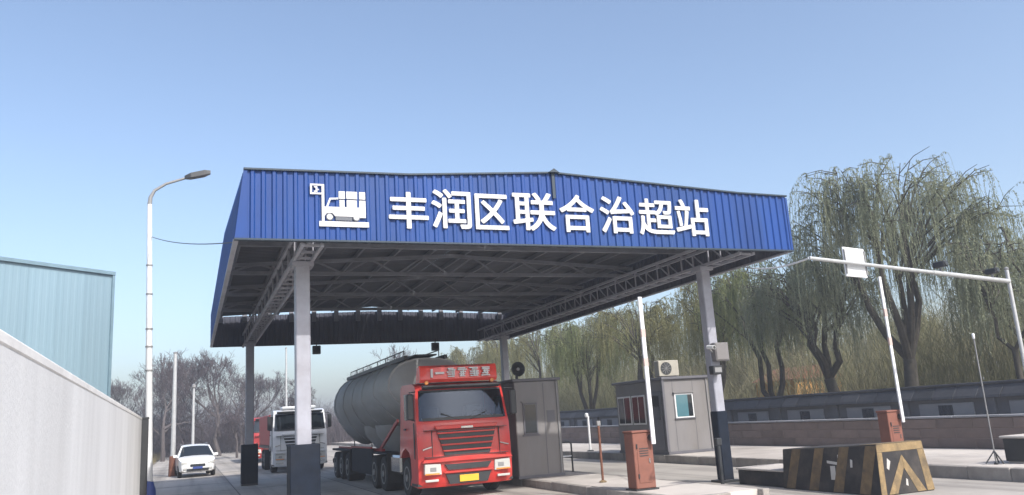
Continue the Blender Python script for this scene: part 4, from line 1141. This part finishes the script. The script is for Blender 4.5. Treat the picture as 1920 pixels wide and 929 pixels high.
k0 = willow('olive willow farther back behind the fan shaped willow', 30.5, 55.5, .9, 9.2, 3.2, 71, 'leaf_c', 1100, 3, .2, (0, 0), .22)
for (x, y, s, rzz, lab) in ((25.0, 56.0, .95, 1.0, 'willow behind the grey booth, next beyond the fan shaped one'), (25.5, 66.0, 1.0, 2.2, 'distant willow above the grey booth roof'),
                           (33.0, 44.0, .9, 3.9, 'back row willow behind the teal windowed booth'), (33.0, 37.8, .85, 5.0, 'back row willow behind the right canopy column'),
                           (34.0, 30.5, .55, .4, 'back row willow behind the curved trunk'), (36.0, 26.0, .5, 4.4, 'back row willow right of the white sign arm'), (26.0, 78.0, 1.0, 2.9, 'farthest willow beyond the canopy right rear column')):
    c = copy_tree(k0)
    c.location = (x, y, .9 if x > 28 else .3); c.rotation_euler = (0, 0, rzz); c.scale = (s, s, s)
    c['label'] = lab

# thicket on the bank: a mass of upright shoots
def thicket(name, m, label, x0, x1, y0, y1, n, h0, h1, seed, wd=.012, zb=None):
    rs = np.random.RandomState(seed)
    px = rs.uniform(x0, x1, n); py = rs.uniform(y0, y1, n)
    cl = np.sin(px * .9) * np.cos(py * .55) + np.sin(py * .23 + px * .3)
    h = rs.uniform(h0, h1, n) * (1 + .22 * cl)
    K = 5
    u = np.linspace(0, 1, K)[None, :]
    dx = rs.normal(0, .36, n)[:, None] * h[:, None] * u ** 1.5; dy = rs.normal(0, .36, n)[:, None] * h[:, None] * u ** 1.5
    zz = np.interp(px, bx, bh) if zb is None else np.full(n, zb)
    st = rs.uniform(0, .75, n) * (rs.uniform(0, 1, n) < .65)
    path = np.stack([px[:, None] + dx, py[:, None] + dy, zz[:, None] + h[:, None] * (st[:, None] + (1 - st[:, None]) * u)], -1)
    v, q = strips(path, wd * (1.2 - u) * np.ones((n, 1)), rs)
    tag(obj(name, np_mesh(name, v, q), m), label, 'thicket', kind='stuff')
thicket('thicket', 'thicket', 'dense olive brown thicket of bare shoots behind the willows', 27, 42, 12, 120, 46000, 2.0, 4.8, 3, .016)
thicket('far_thicket', 'twig', 'greyish purple far thicket of bare shoots behind the road', -30, 24, 95, 120, 22000, 2.0, 4.6, 9, .022, 0)
thicket('dry_grass', 'grass', 'dry yellow grass along the far left roadside', -12, -2.7, 34, 95, 16000, .2, .6, 15, .012, 0)

def bare_tree(label, x, y, H, seed, m='twig', depth=7, r0=.2, spread=.55, proto=None):
    rs = np.random.RandomState(seed)
    t = thing('bare_tree', label, 'tree', (x, y, 0), 0, 'bare trees beyond the road')
    segs = [[] for _ in range(depth + 1)]
    def grow(p, d, ln, r, k):
        e = p + d * ln
        mid = p + d * ln * .5 + rs.normal(0, .05 * ln, 3)
        segs[k].append((p, mid, e, r))
        if k == depth: return
        nch = 3 if k < 2 else rs.randint(3, 5)
        for i in range(nch):
            nd = d + rs.normal(0, spread, 3) + np.array([0, 0, .12])
            nd /= np.linalg.norm(nd)
            st = e if i < 2 else p + d * ln * rs.uniform(.45, .95)
            grow(st, nd, ln * rs.uniform(.62, .86), r * .62, k + 1)
    grow(np.zeros(3), np.array([rs.normal(0, .05), rs.normal(0, .05), 1.0]), H * .24, r0, 0)
    tb = MB()
    for k in range(0, 3):
        for p, mid, e, r in segs[k]: tb.tube([p, mid, e], [r, r * .85, r * .62], 7 if k < 2 else 5, cap=False)
    tb.build('trunk', 'bark_grey', t, smooth=True, fix=False)
    pa, wi = [], []
    for k in range(3, depth + 1):
        for p, mid, e, r in segs[k]: pa.append((p, mid, e)); wi.append((max(r, .018), max(r * .85, .016), max(r * .5, .012)))
    v, q = strips(np.array(pa), np.array(wi), rs)
    obj('crown', np_mesh('crown', v, q), m, t)
    return t
b0 = bare_tree('large bare tree with dense purple grey crown behind the white car', 2.6, 84, 14.5, 2, r0=.24)
b1 = bare_tree('bushy bare tree right behind the tall lamp post', -2.2, 78, 11.4, 6, r0=.2, spread=.62)
b2 = bare_tree('bare tree visible between the two left canopy columns', 9.5, 88, 9.0, 13, r0=.18)
for src, x, y, s, rzz, lab in ((b0, -6.5, 92, .8, 1.1, 'small bare tree behind the far end of the pale wall'), (b1, 1.2, 96, 1.05, 2.0, 'bare tree standing behind the thin pale pole'), (b0, 6.2, 98, .85, 3.0, 'bare tree just left of the rear left canopy column'),
                               (b1, 26.0, 98, 1.25, .7, 'tall pale bare tree behind the red cab roof'), (b2, 30.5, 92, 1.35, 1.9, 'pale bare tree above the horn loudspeaker'), (b0, 22.0, 112, 1.0, 4.0, 'far bare tree above the tanker roof board'),
                               (b2, -4.4, 70, .62, 5.1, 'scrubby low bare tree left of the tall lamp post'), (b2, 3.6, 72, .6, 2.6, 'low bare tree right of the white car'), (b0, -1.0, 90, .95, 5.6, 'bare tree whose crown shows just above the white car'), (b1, 4.9, 90, .95, .3, 'bare tree touching the rear left canopy column'), (b1, -3.8, 98, .9, 4.1, 'bare tree half hidden by the tall street lamp')):
    c = copy_tree(src); c.location = (x, y, 0); c.rotation_euler = (0, 0, rzz); c.scale = (s, s, s); c['label'] = lab

# ------------------------------------------------------------------ dusty air
hz = MB().box(-400, -250, -1.2, 400, 420, 14.5).build('haze', None)
hm = bpy.data.materials.new('haze')
hm.use_nodes = True
hn = hm.node_tree
hn.nodes.remove(hn.nodes['Principled BSDF'])
pv = hn.nodes.new('ShaderNodeVolumePrincipled')
pv.inputs['Color'].default_value = (0.88, 0.92, 1.0, 1)
pv.inputs['Density'].default_value = 0.0022
pv.inputs['Anisotropy'].default_value = 0.2
hn.links.new(pv.outputs[0], hn.nodes['Material Output'].inputs['Volume'])
hz.data.materials.append(hm)
tag(hz, kind='stuff')
